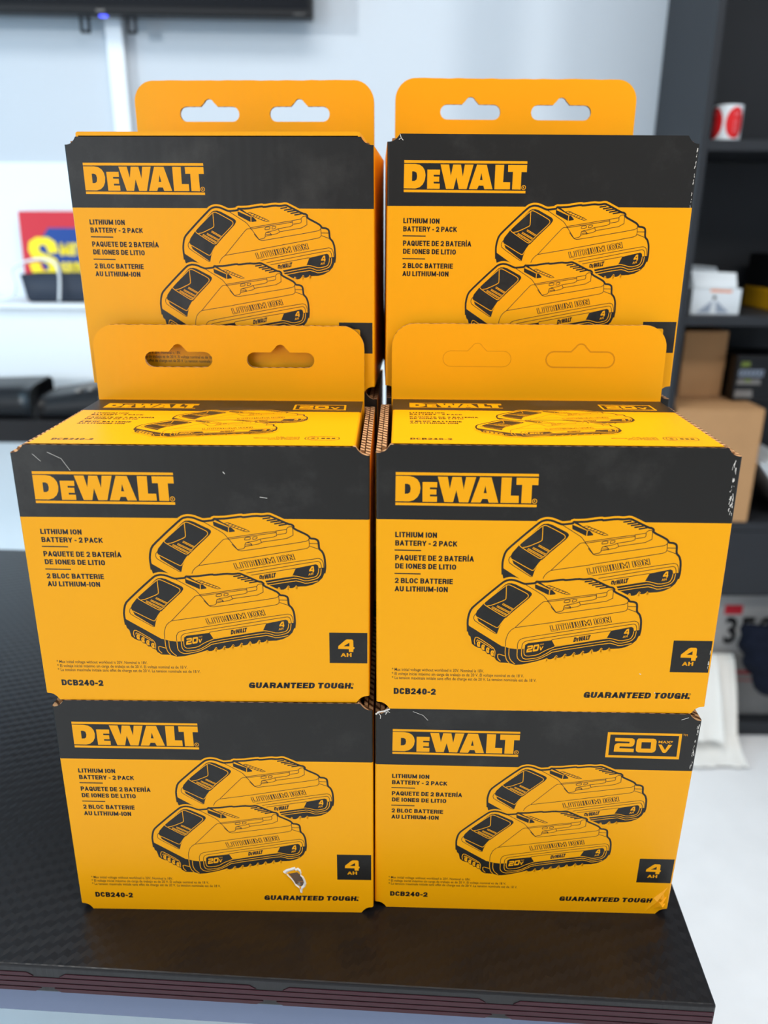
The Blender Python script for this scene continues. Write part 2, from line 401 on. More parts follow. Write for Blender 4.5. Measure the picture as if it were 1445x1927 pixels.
# ---- carton print: outlines of the lettering and the battery drawing, millimetres on the front panel
ART = {"logo":[[[[10.42,138.4],[17.37,138.35],[19.86,137.92],[21.82,136.68],[23.07,134.7],[23.55,132.14],[23.16,129.28],[21.98,126.97],[20.06,125.34],[17.56,124.62],[10.31,124.67]],
[[15.33,134.24],[16.88,134.2],[17.99,133.52],[18.41,131.64],[18.05,129.69],[16.95,128.88],[15.28,128.8]]],
[[[24.6,135.29],[32.34,135.3],[32.3,132.39],[28.53,132.41],[28.56,131.39],[31.99,131.36],[32.0,128.49],[28.62,128.52],[28.64,127.49],[32.42,127.46],[32.38,124.53],[24.69,124.51]]],
[[[32.54,138.25],[37.78,138.24],[39.06,131.82],[40.26,138.2],[45.05,138.18],[46.38,131.49],[47.41,138.2],[52.75,138.25],[49.01,124.45],[44.17,124.46],[42.52,131.05],[40.94,124.49],[36.33,124.5]]],
[[[54.84,138.21],[60.78,138.15],[64.94,124.48],[59.95,124.43],[59.19,126.44],[56.42,126.47],[55.5,124.45],[50.39,124.46]],[[57.78,133.58],[58.61,129.59],[56.95,129.63]]],
[[[66.1,138.19],[71.43,138.18],[71.28,128.45],[75.59,128.43],[75.69,124.46],[66.1,124.43]]],
[[[73.9,138.14],[85.48,138.13],[85.5,134.22],[82.25,134.25],[82.35,124.35],[77.03,124.42],[77.02,134.32],[74.0,134.29]]],[[[10.4,140.44],[85.45,140.27],[85.54,138.86],[10.41,138.86]]],
[[[10.32,123.98],[85.38,123.69],[85.36,122.24],[10.33,122.53]]]],"reg":[[84.11,125.52],[85.32,125.53]],
"bat":{"sil":[[51.09,56.21],[51.52,59.42],[52.33,62.41],[53.71,64.61],[62.48,72.99],[69.44,79.31],[71.19,80.49],[73.68,81.1],[76.59,80.75],[80.28,79.24],[81.94,78.68],[87.68,79.33],[87.88,80.22],[89.61,80.13],[94.64,80.38],[96.95,80.79],[102.65,81.63],[103.76,81.18],[110.52,82.11],[114.14,81.84],[117.69,82.39],[119.92,81.45],[128.17,77.48],[129.81,77.31],[130.97,76.35],[130.74,74.99],[138.11,71.37],[139.3,70.21],[139.76,69.24],[142.31,69.07],[143.83,68.31],[144.33,66.94],[144.52,63.19],[146.33,61.43],[147.45,58.27],[147.8,52.28],[147.25,48.65],[146.06,45.8],[143.73,43.34],[140.23,41.46],[136.63,40.59],[132.22,40.33],[131.33,41.2],[130.69,40.16],[129.35,39.47],[127.95,39.36],[127.0,40.16],[126.26,40.18],[125.61,39.13],[124.26,38.44],[122.86,38.33],[121.91,39.13],[120.99,39.11],[120.33,38.07],[118.98,37.38],[117.58,37.26],[116.63,38.07],[116.07,38.12],[115.41,37.08],[114.06,36.39],[112.66,36.27],[111.71,37.08],[111.15,37.13],[110.48,36.08],[109.13,35.39],[107.72,35.28],[106.77,36.08],[106.21,36.14],[105.55,35.09],[104.18,34.39],[102.78,34.28],[101.83,35.09],[101.27,35.14],[100.6,34.09],[99.24,33.4],[97.83,33.28],[96.88,34.09],[95.52,33.45],[90.42,31.72],[83.07,29.83],[78.98,29.44],[75.55,30.68],[70.31,30.81],[68.0,32.43],[67.18,34.07],[65.67,34.46],[64.48,35.89],[62.99,36.07],[61.8,37.7],[60.29,38.09],[59.11,39.71],[57.43,39.89],[55.72,40.81],[54.0,42.3],[53.1,46.56],[51.94,47.76],[51.5,49.78]],
"topline":[[51.5,49.78],[51.09,56.21],[51.52,59.42],[52.33,62.41],[53.71,64.61],[62.48,72.99],[69.44,79.31],[71.19,80.49],[73.68,81.1],[76.59,80.75],[80.28,79.24],[81.94,78.68],[87.68,79.33],[87.88,80.22],[89.61,80.13],[94.64,80.38],[96.95,80.79],[102.65,81.63],[103.76,81.18],[110.52,82.11],[114.14,81.84],[117.69,82.39],[119.92,81.45],[128.17,77.48],[129.81,77.31],[130.97,76.35],[130.74,74.99],[138.11,71.37],[139.3,70.21],[139.76,69.24],[142.31,69.07],[143.83,68.31],[144.33,66.94],[144.52,63.19],[146.33,61.43],[147.45,58.27],[147.8,52.28],[147.25,48.65]],
"base":[[51.22,54.41],[52.11,53.22],[70.94,41.02],[72.81,40.64],[75.83,39.74],[79.56,39.3],[83.45,39.56],[83.87,41.9],[85.65,43.15],[98.82,45.16],[99.46,43.95],[100.72,41.72],[100.54,41.52],[129.42,46.99],[131.41,51.46],[142.51,54.01],[143.66,53.43],[144.09,51.63],[147.8,52.28],[147.25,48.65],[146.06,45.8],[143.73,43.34],[140.23,41.46],[136.63,40.59],[132.22,40.33],[131.33,41.2],[130.69,40.16],[129.35,39.47],[127.95,39.36],[127.0,40.16],[126.26,40.18],[125.61,39.13],[124.26,38.44],[122.86,38.33],[121.91,39.13],[120.99,39.11],[120.33,38.07],[118.98,37.38],[117.58,37.26],[116.63,38.07],[116.07,38.12],[115.41,37.08],[114.06,36.39],[112.66,36.27],[111.71,37.08],[111.15,37.13],[110.48,36.08],[109.13,35.39],[107.72,35.28],[106.77,36.08],[106.21,36.14],[105.55,35.09],[104.18,34.39],[102.78,34.28],[101.83,35.09],[101.27,35.14],[100.6,34.09],[99.24,33.4],[97.83,33.28],[96.88,34.09],[95.52,33.45],[90.42,31.72],[83.07,29.83],[78.98,29.44],[75.55,30.68],[70.31,30.81],[68.0,32.43],[67.18,34.07],[65.67,34.46],[64.48,35.89],[62.99,36.07],[61.8,37.7],[60.29,38.09],[59.11,39.71],[57.43,39.89],[55.72,40.81],[54.0,42.3],[53.1,46.56],[51.94,47.76],[51.5,49.78]],
"black":[[[55.51,60.66],[56.17,62.46],[59.48,66.66],[70.94,78.16],[72.35,78.95],[74.51,79.06],[76.71,78.42],[84.91,74.24],[85.88,73.27],[85.93,72.3],[84.77,70.52],[76.82,62.92],[72.3,58.29],[70.25,55.26],[68.91,52.43],[67.97,48.99],[67.22,49.1],[57.15,56.21],[56.21,58.68],[55.54,59.87]],
[[87.24,78.74],[95.34,75.34],[95.17,72.41],[87.51,76.22]],[[95.78,75.27],[96.77,75.55],[98.9,73.43],[98.76,72.84],[95.68,72.42]],
[[87.42,79.44],[87.79,80.38],[89.61,80.13],[96.22,75.66],[95.55,75.42]]],"yel2":[[[88.13,79.61],[95.67,75.73],[95.39,75.57],[87.79,79.29]]],
"thin":[[[55.51,60.66],[54.57,59.26],[54.44,57.86],[55.13,56.27],[66.49,48.97],[67.43,48.66],[68.03,49.19]],[[81.95,78.49],[91.91,72.37],[93.06,71.4],[94.85,69.07],[99.45,62.82],[100.05,62.03]],
[[99.86,62.11],[101.17,61.65],[102.63,61.59],[137.04,67.36],[138.77,68.24],[139.31,69.43]],[[98.62,56.12],[136.72,63.09],[138.48,63.71],[139.29,64.7],[139.04,69.23]],[[77.74,52.55],[98.64,56.04]],
[[77.74,52.55],[91.67,67.66],[92.89,68.46],[95.06,68.6]],[[94.89,68.29],[97.76,68.79],[121.39,72.53]],[[94.84,69.07],[97.71,69.58],[121.13,73.39],[121.47,72.46],[121.51,70.19],[112.29,68.58]],
[[113.34,66.86],[130.49,69.71],[130.45,76.15],[127.96,75.81],[127.15,74.75],[126.83,74.36],[121.13,73.39]],[[127.01,74.36],[127.14,72.8],[126.49,72.01],[121.85,71.29]],
[[112.29,68.58],[113.39,66.15],[103.91,64.14]],[[112.29,68.58],[109.84,67.49],[105.72,66.77],[104.13,66.04],[103.8,63.07],[100.03,62.23]],[[96.89,65.55],[98.09,63.99],[99.86,62.11]],
[[103.95,68.6],[104.44,69.39],[107.12,69.81],[107.16,68.36],[104.07,67.93],[103.95,68.6]],[[108.45,69.04],[108.75,69.95],[110.91,70.06],[110.8,69.19],[109.94,68.55],[108.43,68.38],[108.45,69.04]],
[[104.29,66.36],[106.65,66.46],[107.81,65.49],[107.69,64.58]],[[104.38,65.17],[107.82,65.37]],[[139.32,66.28],[144.03,66.22]],[[139.47,64.71],[144.36,62.99]],
[[72.98,40.93],[72.96,45.21],[74.23,49.28],[75.96,51.32],[77.74,52.55]],[[95.16,78.07],[107.43,73.16],[104.57,72.73],[93.03,77.42],[95.16,78.07]],[[96.99,77.7],[95.24,76.91]],
[[98.48,76.94],[96.95,76.07]],[[100.11,76.34],[98.59,75.39]],[[101.61,75.66],[100.23,74.71]],[[103.25,74.9],[101.94,73.95]],[[104.81,74.29],[103.44,73.34]],
[[79.74,39.39],[79.74,42.86],[80.73,45.11],[83.24,46.36],[99.08,49.41],[143.43,57.62],[145.67,57.05],[146.6,55.07],[146.88,52.27]],
[[82.25,39.63],[82.35,42.49],[83.74,44.14],[85.92,44.78],[99.22,47.39],[143.24,55.82],[144.74,55.44],[145.45,53.85],[145.65,51.85]],[[98.64,45.07],[99.32,45.77],[131.4,51.54]]],
"thick":[[[114.25,80.42],[118.51,81.05]],[[116.49,79.4],[121.46,80.23]],[[118.43,78.53],[123.69,79.37]],[[120.43,77.51],[125.92,78.5]],[[122.84,76.64],[128.16,77.6]]],
"yline":[[[56.21,58.68],[67.07,52.53],[68.18,52.42],[69.21,53.84],[70.57,56.15],[72.29,58.49]],
[[59.77,66.67],[60.17,67.66],[70.98,77.38],[72.39,78.1],[73.84,78.0],[83.16,73.24],[84.13,72.08],[83.85,70.7],[76.06,63.51],[72.6,59.69],[71.52,59.28],[70.4,59.66],[60.99,65.5],[59.77,66.67]],
[[71.69,77.78],[71.89,70.16],[71.39,69.18],[64.25,65.93],[61.72,65.51]],[[72.99,40.72],[73.03,36.21],[73.96,32.52],[75.54,30.88]],[[75.09,39.73],[75.12,35.42],[76.2,32.55],[78.95,29.9]],
[[55.76,41.92],[55.22,44.15],[55.88,46.4],[57.37,46.21],[66.15,40.22],[67.38,37.78],[67.16,34.48]],[[56.54,43.76],[57.12,44.99],[65.82,39.4]],[[73.1,34.98],[68.93,36.36],[68.87,33.68],[70.65,31.64]],
[[79.74,39.39],[79.84,34.25],[81.44,32.21],[84.1,31.42],[92.19,33.19],[97.56,36.36],[99.85,38.03],[130.79,43.97],[134.17,43.21],[136.84,42.23],[143.67,43.95]],
[[82.27,39.42],[82.3,35.52],[83.22,33.68],[85.12,33.09],[92.12,34.22],[97.12,37.38],[99.75,39.55],[130.3,45.39],[132.52,45.21],[136.71,43.65],[143.17,45.36],[145.13,47.81],[145.5,51.44]],
[[83.87,41.9],[83.51,38.42],[83.84,35.96],[85.38,34.95],[91.28,35.86],[95.55,38.79],[100.22,40.9],[100.56,41.27],[129.43,46.91],[132.39,46.63],[137.3,45.28],[142.68,46.57],[143.91,49.01],[144.11,51.43]]],
"ybar":[[[70.05,66.8],[76.06,63.51]],[[67.02,65.37],[74.71,61.31]],[[64.31,64.75],[72.76,60.09]]],
"led":[[[58.45,43.22],[57.48,43.45],[57.15,42.26],[57.5,40.92],[58.41,40.6],[58.06,41.74],[58.26,42.32]],
[[61.05,41.38],[60.07,41.61],[59.75,40.42],[60.11,39.07],[61.01,38.76],[60.67,39.9],[60.86,40.47]],[[63.73,39.61],[62.75,39.85],[62.43,38.65],[62.78,37.3],[63.69,36.99],[63.34,38.13],[63.54,38.71]],
[[66.41,37.81],[65.43,38.04],[65.11,36.84],[65.47,35.49],[66.38,35.17],[66.03,36.32],[66.23,36.9]]],"vmark":[[[126.36,39.86],[126.93,40.93],[127.66,40.13]],
[[121.09,38.8],[121.66,39.87],[122.4,39.07]],[[116.17,37.81],[116.75,38.88],[117.48,38.08]],[[111.24,36.82],[111.83,37.89],[112.56,37.08]],[[106.31,35.82],[106.9,36.9],[107.63,36.09]],
[[101.37,34.83],[101.96,35.91],[102.69,35.09]]],"lith":[[98.24,50.58],[131.17,56.63],[97.12,54.1]],"dw":[[110.9,44.52],[119.89,46.27],[111.21,47.2]],"v20":[[84.89,37.05],[94.06,38.82],[85.42,40.66]],
"four":[[138.78,48.79],[141.65,49.39],[138.73,52.41]],
"ah":[[138.34,47.17],[140.94,47.69],[138.36,48.54]]},"batoff":[17.71,34.23],"text":[{"s":"LITHIUM ION","p":[10.33,104.68],"q":[32.91,104.49],"h":3.04,"b":1},{"s":"BATTERY - 2 PACK","p":[10.37,99.88],"q":[43.93,99.7],"h":3.06,"b":1},{"s":"PAQUETE DE 2 BATERÍA","p":[10.33,91.44],"q":[53.26,91.19],"h":3.17,"b":1},{"s":"DE IONES DE LITIO","p":[10.41,86.73],"q":[43.81,86.38],"h":3.05,"b":1},{"s":"2 BLOC BATTERIE","p":[10.31,78.21],"q":[42.19,77.96],"h":3.08,"b":1},{"s":"AU LITHIUM-ION","p":[10.24,73.34],"q":[39.58,73.21],"h":3.1,"b":1},{"s":"DCB240-2","p":[10.0,9.65],"q":[34.36,9.46],"h":3.91,"b":2}],"small":[{"s":"* Max initial voltage without workload is 20V. Nominal is 18V.","p":[8.88,24.58],"q":[61.46,24.31],"h":1.81,"b":0},{"s":"* El voltaje inicial máximo sin carga de trabajo es de 20 V. El voltaje nominal es de 18 V.","p":[8.9,21.85],"q":[84.38,21.58],"h":1.82,"b":0},{"s":"* La tension maximale initiale sans effet de charge est de 20 V. La tension nominale est de 18 V.","p":[8.91,19.26],"q":[91.81,18.83],"h":1.82,"b":0}],"tough":[{"s":"GUARANTEED TOUGH","p":[119.33,9.06],"q":[178.84,9.36],"h":3.81,"b":2}],"dot":[[179.74,9.88],[180.3,9.89]],
"reg2":[[180.17,12.37],[180.79,12.38]],"rules":[[[10.05,97.69],[24.45,97.56],[24.46,96.88],[10.05,97.01]],[[10.09,84.18],[24.42,84.05],[24.43,83.39],[10.09,83.52]]],
"ahbox":[[167.08,46.05],[189.6,46.0],[189.89,26.4],[166.92,26.31]],
"four":[[[176.93,41.75],[179.96,41.73],[180.66,41.0],[180.73,36.84],[181.34,36.79],[181.27,35.56],[180.72,35.49],[180.67,33.64],[178.18,33.67],[178.08,35.45],[171.98,35.55],[172.1,37.39],[175.91,41.12]],
[[175.09,37.31],[178.46,37.3],[178.4,39.63]]],"ah":[{"s":"AH","p":[173.46,30.45],"q":[179.67,30.48],"h":2.47,"b":2}],"header":[[8.14,115.52],[88.95,115.43]],"hd":[[0.17,115.05],[190.34,113.66]],
"v_frame":[[[136.61,141.38],[179.85,141.21],[180.36,122.97],[136.84,123.39]],[[138.27,139.75],[178.26,139.64],[178.71,124.84],[138.53,125.02]]],
"v20":[[[[141.32,137.49],[151.38,137.38],[152.65,136.53],[153.02,135.13],[152.91,133.01],[152.29,131.81],[151.19,131.31],[144.59,131.37],[144.46,130.18],[153.04,129.94],[153.14,127.42],[141.43,127.58],[141.43,131.76],[142.04,133.19],[143.33,133.7],[149.91,133.73],[150.03,134.91],[141.42,135.06]]],
[[[154.85,137.38],[163.71,137.43],[165.14,136.86],[165.72,135.47],[165.93,129.34],[165.24,127.9],[163.96,127.39],[155.79,127.4],[154.5,128.32],[154.23,129.74],[154.08,135.86]],
[[157.05,134.77],[162.61,134.78],[162.79,130.21],[157.28,130.2]]],
[[[166.91,133.39],[168.92,133.35],[171.34,129.49],[172.79,133.31],[175.04,133.23],[172.4,128.1],[171.73,127.37],[170.56,127.43],[169.89,128.03]]]],
"v_max":[{"s":"MAX*","p":[166.85,134.33],"q":[175.28,134.23],"h":1.68,"b":2},{"s":"TM","p":[180.45,139.83],"q":[183.05,139.62],"h":1.39,"b":0}]}

# ------------------------------------------------------------------ carton artwork (millimetres on a 190 x 155 face)
Y_, K_ = 0, 1          # material slots: yellow, black
def small_logo(pr, p, q, tl, mi, layer):
    """the word mark squeezed into a slanted line"""
    a, b, t = Vector(ART['logo'][0][0][10]), Vector((83.8, ART['logo'][0][0][10][1])), 9.6
    p, q, tl = Vector(p), Vector(q), Vector(tl)
    for loops in ART['logo'][:6]:
        pr.poly([[tuple(p + (q - p) * ((v[0] - a.x) / (b.x - a.x)) + (tl - p) * ((v[1] - 126.3) / 13.0)) for v in l] for l in loops], mi, layer)

def registered(pr, c, mi, layer):
    c0, c1 = Vector(c[0]), Vector(c[1]); r = (c1 - c0).length
    pr.stroke([(c0.x + r * math.cos(k * math.pi / 8), c0.y + r * math.sin(k * math.pi / 8)) for k in range(16)], r * 0.28, mi, layer, True, 0)
    pr.text('R', (c0.x - r * .36, c0.y - r * .45), (c0.x + r * .42, c0.y - r * .45), r * 0.95, mi, layer, 0.01)

def twenty(pr, mi, layer, fn=lambda v: v):
    for loops in ART['v20']:
        pr.poly([[fn(v) for v in l] for l in loops], mi, layer)

def battery(pr, L, full=True):
    B = ART['bat']
    pr.stroke(B['sil'], 3.4, Y_, L, True, 1)
    pr.poly([B['sil']], Y_, L + 1)
    pr.poly([B['base']], K_, L + 2)
    for p in B['black']: pr.poly([p], K_, L + 2)
    for p in B['thin']: pr.stroke(p, 0.36, K_, L + 3)
    for p in B['thick']: pr.stroke(p, 0.8, K_, L + 3)
    pr.stroke(B['topline'], 1.15, K_, L + 4)
    for p in B['yel2']: pr.poly([p], Y_, L + 4)
    for p in B['yline']: pr.stroke(p, 0.42, Y_, L + 4)
    for p in B['ybar']:
        pr.stroke(p, 1.1, Y_, L + 4, False, 0); pr.stroke(p, 0.3, K_, L + 5, False, 0)
    for p in B['led']: pr.stroke(p, 0.75, Y_, L + 4, True)
    for p in B['vmark']: pr.stroke(p, 0.32, Y_, L + 4)
    p, q, t = [Vector(v) for v in B['lith']]
    stroke_text(pr, 'LITHIUM ION', p, q, t.y - p.y, K_, L + 4, .19, 0, t - p, .07)
    stroke_text(pr, 'LITHIUM ION', p, q, t.y - p.y, Y_, L + 5, .19, 0, t - p, -.07)
    small_logo(pr, *B['dw'], K_, L + 4)
    if full:
        p, q, t = [Vector(v) for v in B['v20']]
        f0 = (141.6, 127.0)
        twenty(pr, Y_, L + 4, lambda v: tuple(p + (q - p) * ((v[0] - f0[0]) / 33.5) + (t - p) * ((v[1] - f0[1]) / 8.6)))
        pr.text('MAX', p + (q - p) * .78 + (t - p) * .98, q + (t - p) * .98, 0.9, Y_, L + 4, 0.0)
    p, q, t = [Vector(v) for v in B['four']]
    f = ART['four'][0]; x0, x1 = min(v[0] for v in f), max(v[0] for v in f); y0, y1 = min(v[1] for v in f), max(v[1] for v in f)
    pr.poly([[tuple(p + (q - p) * ((v[0] - x0) / (x1 - x0)) + (t - p) * ((v[1] - y0) / (y1 - y0))) for v in l] for l in ART['four']], Y_, L + 4)
    p, q, t = [Vector(v) for v in B['ah']]
    stroke_text(pr, 'AH', p, q, (t - p).length, Y_, L + 4, .16, 0, t - p)

def batteries(L=2):
    pr = Print(); one = Print(); battery(one, 0, False)
    ox, oy = ART['batoff']
    pr.place(one, lambda v: (v[0] + ox, v[1] + oy), L)
    two = Print(); battery(two, 0, True)
    pr.place(two, lambda v: v, L + 7)
    return pr

BOLD = (0.0, 0.022, 0.034)
def wordmark(pr, L, fn=lambda v: v):
    for loops in ART['logo']:
        pr.poly([[fn(v) for v in l] for l in loops], Y_, L)

def text_block(pr, fn=lambda v: v, L=2, sc=1.0):
    for t in ART['text']:
        stroke_text(pr, t['s'], fn(t['p']), fn(t['q']), t['h'] * sc, K_, L, .215 if t['b'] == 1 else .245)
    for r in ART['rules']:
        pr.poly([[fn(v) for v in r]], K_, L)

BATS = batteries()
def front_art(with_volts):
    pr = Print()
    wordmark(pr, 2); registered(pr, ART['reg'], Y_, 2)
    text_block(pr)
    for t in ART['small']: pr.text(t['s'], t['p'], t['q'], t['h'], K_, 2, 0.008)
    t = ART['tough'][0]
    stroke_text(pr, t['s'], t['p'], t['q'], t['h'], K_, 2, .25, 0.14)
    c0, c1 = Vector(ART['dot'][0]), Vector(ART['dot'][1]); pr.disc(c0, 0.75, K_, 2)
    registered(pr, ART['reg2'], K_, 2)
    pr.poly([[(167.0, 46.0), (188.7, 46.0), (188.7, 26.3), (167.0, 26.3)]], K_, 2)
    pr.poly(ART['four'], Y_, 3)
    for t in ART['ah']: stroke_text(pr, t['s'], t['p'], t['q'], t['h'], Y_, 3, .17)
    if with_volts:
        pr.poly(ART['v_frame'], Y_, 2); twenty(pr, Y_, 2)
        for t in ART['v_max']: pr.text(t['s'], t['p'], t['q'], t['h'], Y_, 2, 0.02 if t['b'] else 0.0)
    pr.place(BATS, lambda v: v, 2)
    return pr

def lid_art():
    pr = Print()
    pr.poly([[(7.8, 83.8), (182.2, 83.8), (182.2, 116.4), (7.8, 116.4)]], K_, 1)
    s = 0.78
    wordmark(pr, 2, lambda v: (18.5 + (v[0] - 10.4) * s, 91.4 + (v[1] - 122.8) * s * 0.98))
    fr = lambda v: (138.8 + (v[0] - 136.61) * 0.766, 88.9 + (v[1] - 122.97) * 0.85)
    pr.poly([[fr(v) for v in l] for l in ART['v_frame']], Y_, 2); twenty(pr, Y_, 2, fr)
    sub = Print()
    for t in ART['text'][:6]: stroke_text(sub, t['s'], t['p'], t['q'], t['h'], K_, 2, .235)
    for r in ART['rules']: sub.poly([r], K_, 2)
    ys = [v[1] for it in sub.items for v in it[0]]; a, b = min(ys), max(ys)
    pr.place(sub, lambda v: (18.3 + (v[0] - 10.4) * 0.95, 47.5 + (v[1] - a) * (77.5 - 47.5) / (b - a)))
    t = ART['text'][6]
    stroke_text(pr, t['s'], (18.0, 10.6), (40.5, 10.6), 3.6, K_, 2, .235)
    xs = [v[0] for it in BATS.items for v in it[0]]; ys = [v[1] for it in BATS.items for v in it[0]]
    x0, x1, y0, y1 = min(xs), max(xs), min(ys), max(ys)
    pr.place(BATS, lambda v: (54.0 + (v[0] - x0) * 98.0 / (x1 - x0), 17.0 + (v[1] - y0) * 71.0 / (y1 - y0)), 2)
    for i, tx in enumerate(('FUEL GAUGE', 'MEDIDOR DE COMBUSTIBLE', 'JAUGE À ESSENCE')):
        w = (13, 25, 17)[i]
        pr.text(tx, (151.2 - w, 19.2 - i * 2.4), (151.2, 19.2 - i * 2.4), 1.6, K_, 2, 0.02)
    pr.stroke([(154.2, 13.8), (172.7, 13.8), (172.7, 21.8), (154.2, 21.8)], 0.5, K_, 2, True, 2)
    pr.stroke([(155.8, 15.4), (161.2, 15.4), (161.2, 20.2), (155.8, 20.2)], 0.45, K_, 2, True, 2)
    pr.disc((158.5, 17.8), 1.2, K_, 2); pr.stroke([(157.3, 17.8), (159.7, 17.8)], .3, Y_, 3, False, 0)
    for k in range(3): pr.poly([[(163 + 2.8 * k, 16.6), (165 + 2.8 * k, 16.6), (165 + 2.8 * k, 19), (163 + 2.8 * k, 19)]], K_, 2)
    return pr

FRONT, FRONT_V, LID = front_art(False), front_art(True), lid_art()
EPS = 0.000012
W, D, NZ, NI, TH = 0.190, 0.12057, 0.00447, 0.00761, 0.0026

def shear(v, tx, ty):
    return Vector((v[0] + v[2] * math.tan(ty), v[1] - v[2] * math.tan(tx), v[2]))

def sleeve_mesh(H):
    """rounded tube of board with die-cut notches at the four front corners"""
    zh = 114.6 / 155 * H
    r = 0.0013
    st = []                                            # (x, y, nx, ny, zb, zt, front?)
    def notch(d):
        k = max(0.0, min(1.0, d / NI)) ** 3
        return NZ * k
    def put(x, y, nx, ny, front):
        d = min(x, W - x) if front else 0
        st.append((x, y, nx, ny, NZ - notch(d), H - NZ + notch(d), front))
    for y in (D * 0.75, D * 0.5, D * 0.25, 0.006, r): put(0, y, -1, 0, False)
    for k in range(1, 6):
        t = math.pi / 2 * k / 6; put(r - r * math.cos(t), r - r * math.sin(t), -math.cos(t), -math.sin(t), True)
    xs = [r + (NI - r) * k / 8 for k in range(9)]
    for x in xs: put(x, 0, 0, -1, True)
    for k in range(1, 10): put(NI + (W - 2 * NI) * k / 10, 0, 0, -1, True)
    for x in reversed(xs): put(W - x, 0, 0, -1, True)
    for k in range(1, 6):
        t = math.pi / 2 * k / 6; put(W - r + r * math.sin(t), r - r * math.cos(t), math.sin(t), -math.cos(t), True)
    for y in (r, 0.006, D * 0.25, D * 0.5, D * 0.75): put(W, y, 1, 0, False)
    put(W, D, 0.7, 0.7, False); put(0, D, -0.7, 0.7, False)
    V, Fc, mi = [], [], []
    n = len(st)
    for x, y, nx, ny, zb, zt, fr in st:
        ix, iy = x - nx * TH, y - ny * TH
        if abs(nx) > .6 and abs(ny) > .6: ix, iy = x - math.copysign(TH, nx), y - math.copysign(TH, ny)
        V += [(x, y, zb), (x, y, zh), (x, y, zt), (ix, iy, zt), (ix, iy, zb)]
    for i in range(n):
        j = (i + 1) % n; a, b = i * 5, j * 5
        fr = st[i][6] and st[j][6]
        Fc += [(a, b, b + 1, a + 1), (a + 1, b + 1, b + 2, a + 2), (a + 2, b + 2, b + 3, a + 3), (a + 3, b + 3, b + 4, a + 4), (a + 4, b + 4, b, a)]
        mi += [0, 1 if fr else 0, 3, 2, 3]
    return V, Fc, mi

def add_print(V, Fc, mi, pr, fn):
    for v2, fs, m_, l in pr.items:
        o = len(V)
        V += [fn(v, l) for v in v2]
        Fc += [tuple(o + k for k in f) for f in fs]
        mi += [m_] * len(fs)

def slot_loop(cx, cz):
    """euro hang slot outline, counter clockwise, millimetres"""
    P = []
    hw, hh = 22.0, 5.0
    for k in range(9):
        t = -math.pi / 2 + math.pi * k / 8; P.append((cx + hw - hh + hh * math.cos(t), cz + hh * math.sin(t)))
    P += [(cx + 6.2, cz + hh), (cx + 4.6, cz + hh + 1.6)]
    for k in range(7):
        t = math.pi * (0.12 + 0.76 * k / 6); P.append((cx + 3.6 * math.cos(t), cz + hh + 1.6 + 3.4 * math.sin(t)))
    P += [(cx - 4.6, cz + hh + 1.6), (cx - 6.2, cz + hh)]
    for k in range(9):
        t = math.pi / 2 + math.pi * k / 8; P.append((cx - hw + hh + hh * math.cos(t), cz + hh * math.sin(t)))
    return P

def tab_mesh(H, punched):
    """hang tab rising from the back panel; extruded outline, real slots where punched"""
    h0 = H * 1000
    out = [(7, h0 - 20), (183, h0 - 20), (183, h0 + 34)]
    rr = 14.5
    for k in range(1, 9):
        t = math.pi / 2 * k / 8; out.append((183 - rr + rr * math.cos(t), h0 + 34 + rr * math.sin(t)))
    m = 24
    for k in range(1, m):
        out.append((183 - rr - (176 - 2 * rr) * k / m, h0 + 34 + rr + random.uniform(-.25, .25)))
    for k in range(0, 8):
        t = math.pi / 2 + math.pi / 2 * k / 8; out.append((7 + rr + rr * math.cos(t), h0 + 34 + rr * math.sin(t)))
    out.append((7, h0 + 34))
    slots = [slot_loop(62.0, h0 + 26.5), slot_loop(128.5, h0 + 26.5)]
    loops = [out] + (slots if punched else [])
    tris = tessellate_polygon([[Vector((x, z, 0)) for x, z in l] for l in loops])
    flat = [p for l in loops for p in l]
    y0, y1 = D - 0.003, D - 0.0003
    n = len(flat)
    V = [(x / 1000, y0, z / 1000) for x, z in flat] + [(x / 1000, y1, z / 1000) for x, z in flat]
    Fc, mi = [], []
    for t in tris:
        Fc += [tuple(t), tuple(n + k for k in t[::-1])]; mi += [0, 2]
    o = 0
    for l in loops:
        k = len(l)
        for i in range(k):
            j = (i + 1) % k
            Fc.append((o + i, o + j, n + o + j, n + o + i)); mi.append(3)
        o += k
    if not punched:                                    # scored but never pushed out
        pr = Print()
        pr.stroke(slots[0], 0.35, 4, 1, True, 0)
        pr.stroke(slots[1], 0.9, 4, 1, True, 0)
        add_print(V, Fc, mi, pr, lambda v, l: (v[0] / 1000, y0 - EPS * l, v[1] / 1000))
    return V, Fc, mi

SCORE = mat('scored_yellow', (205, 132, 10), 0.6, 0.2)

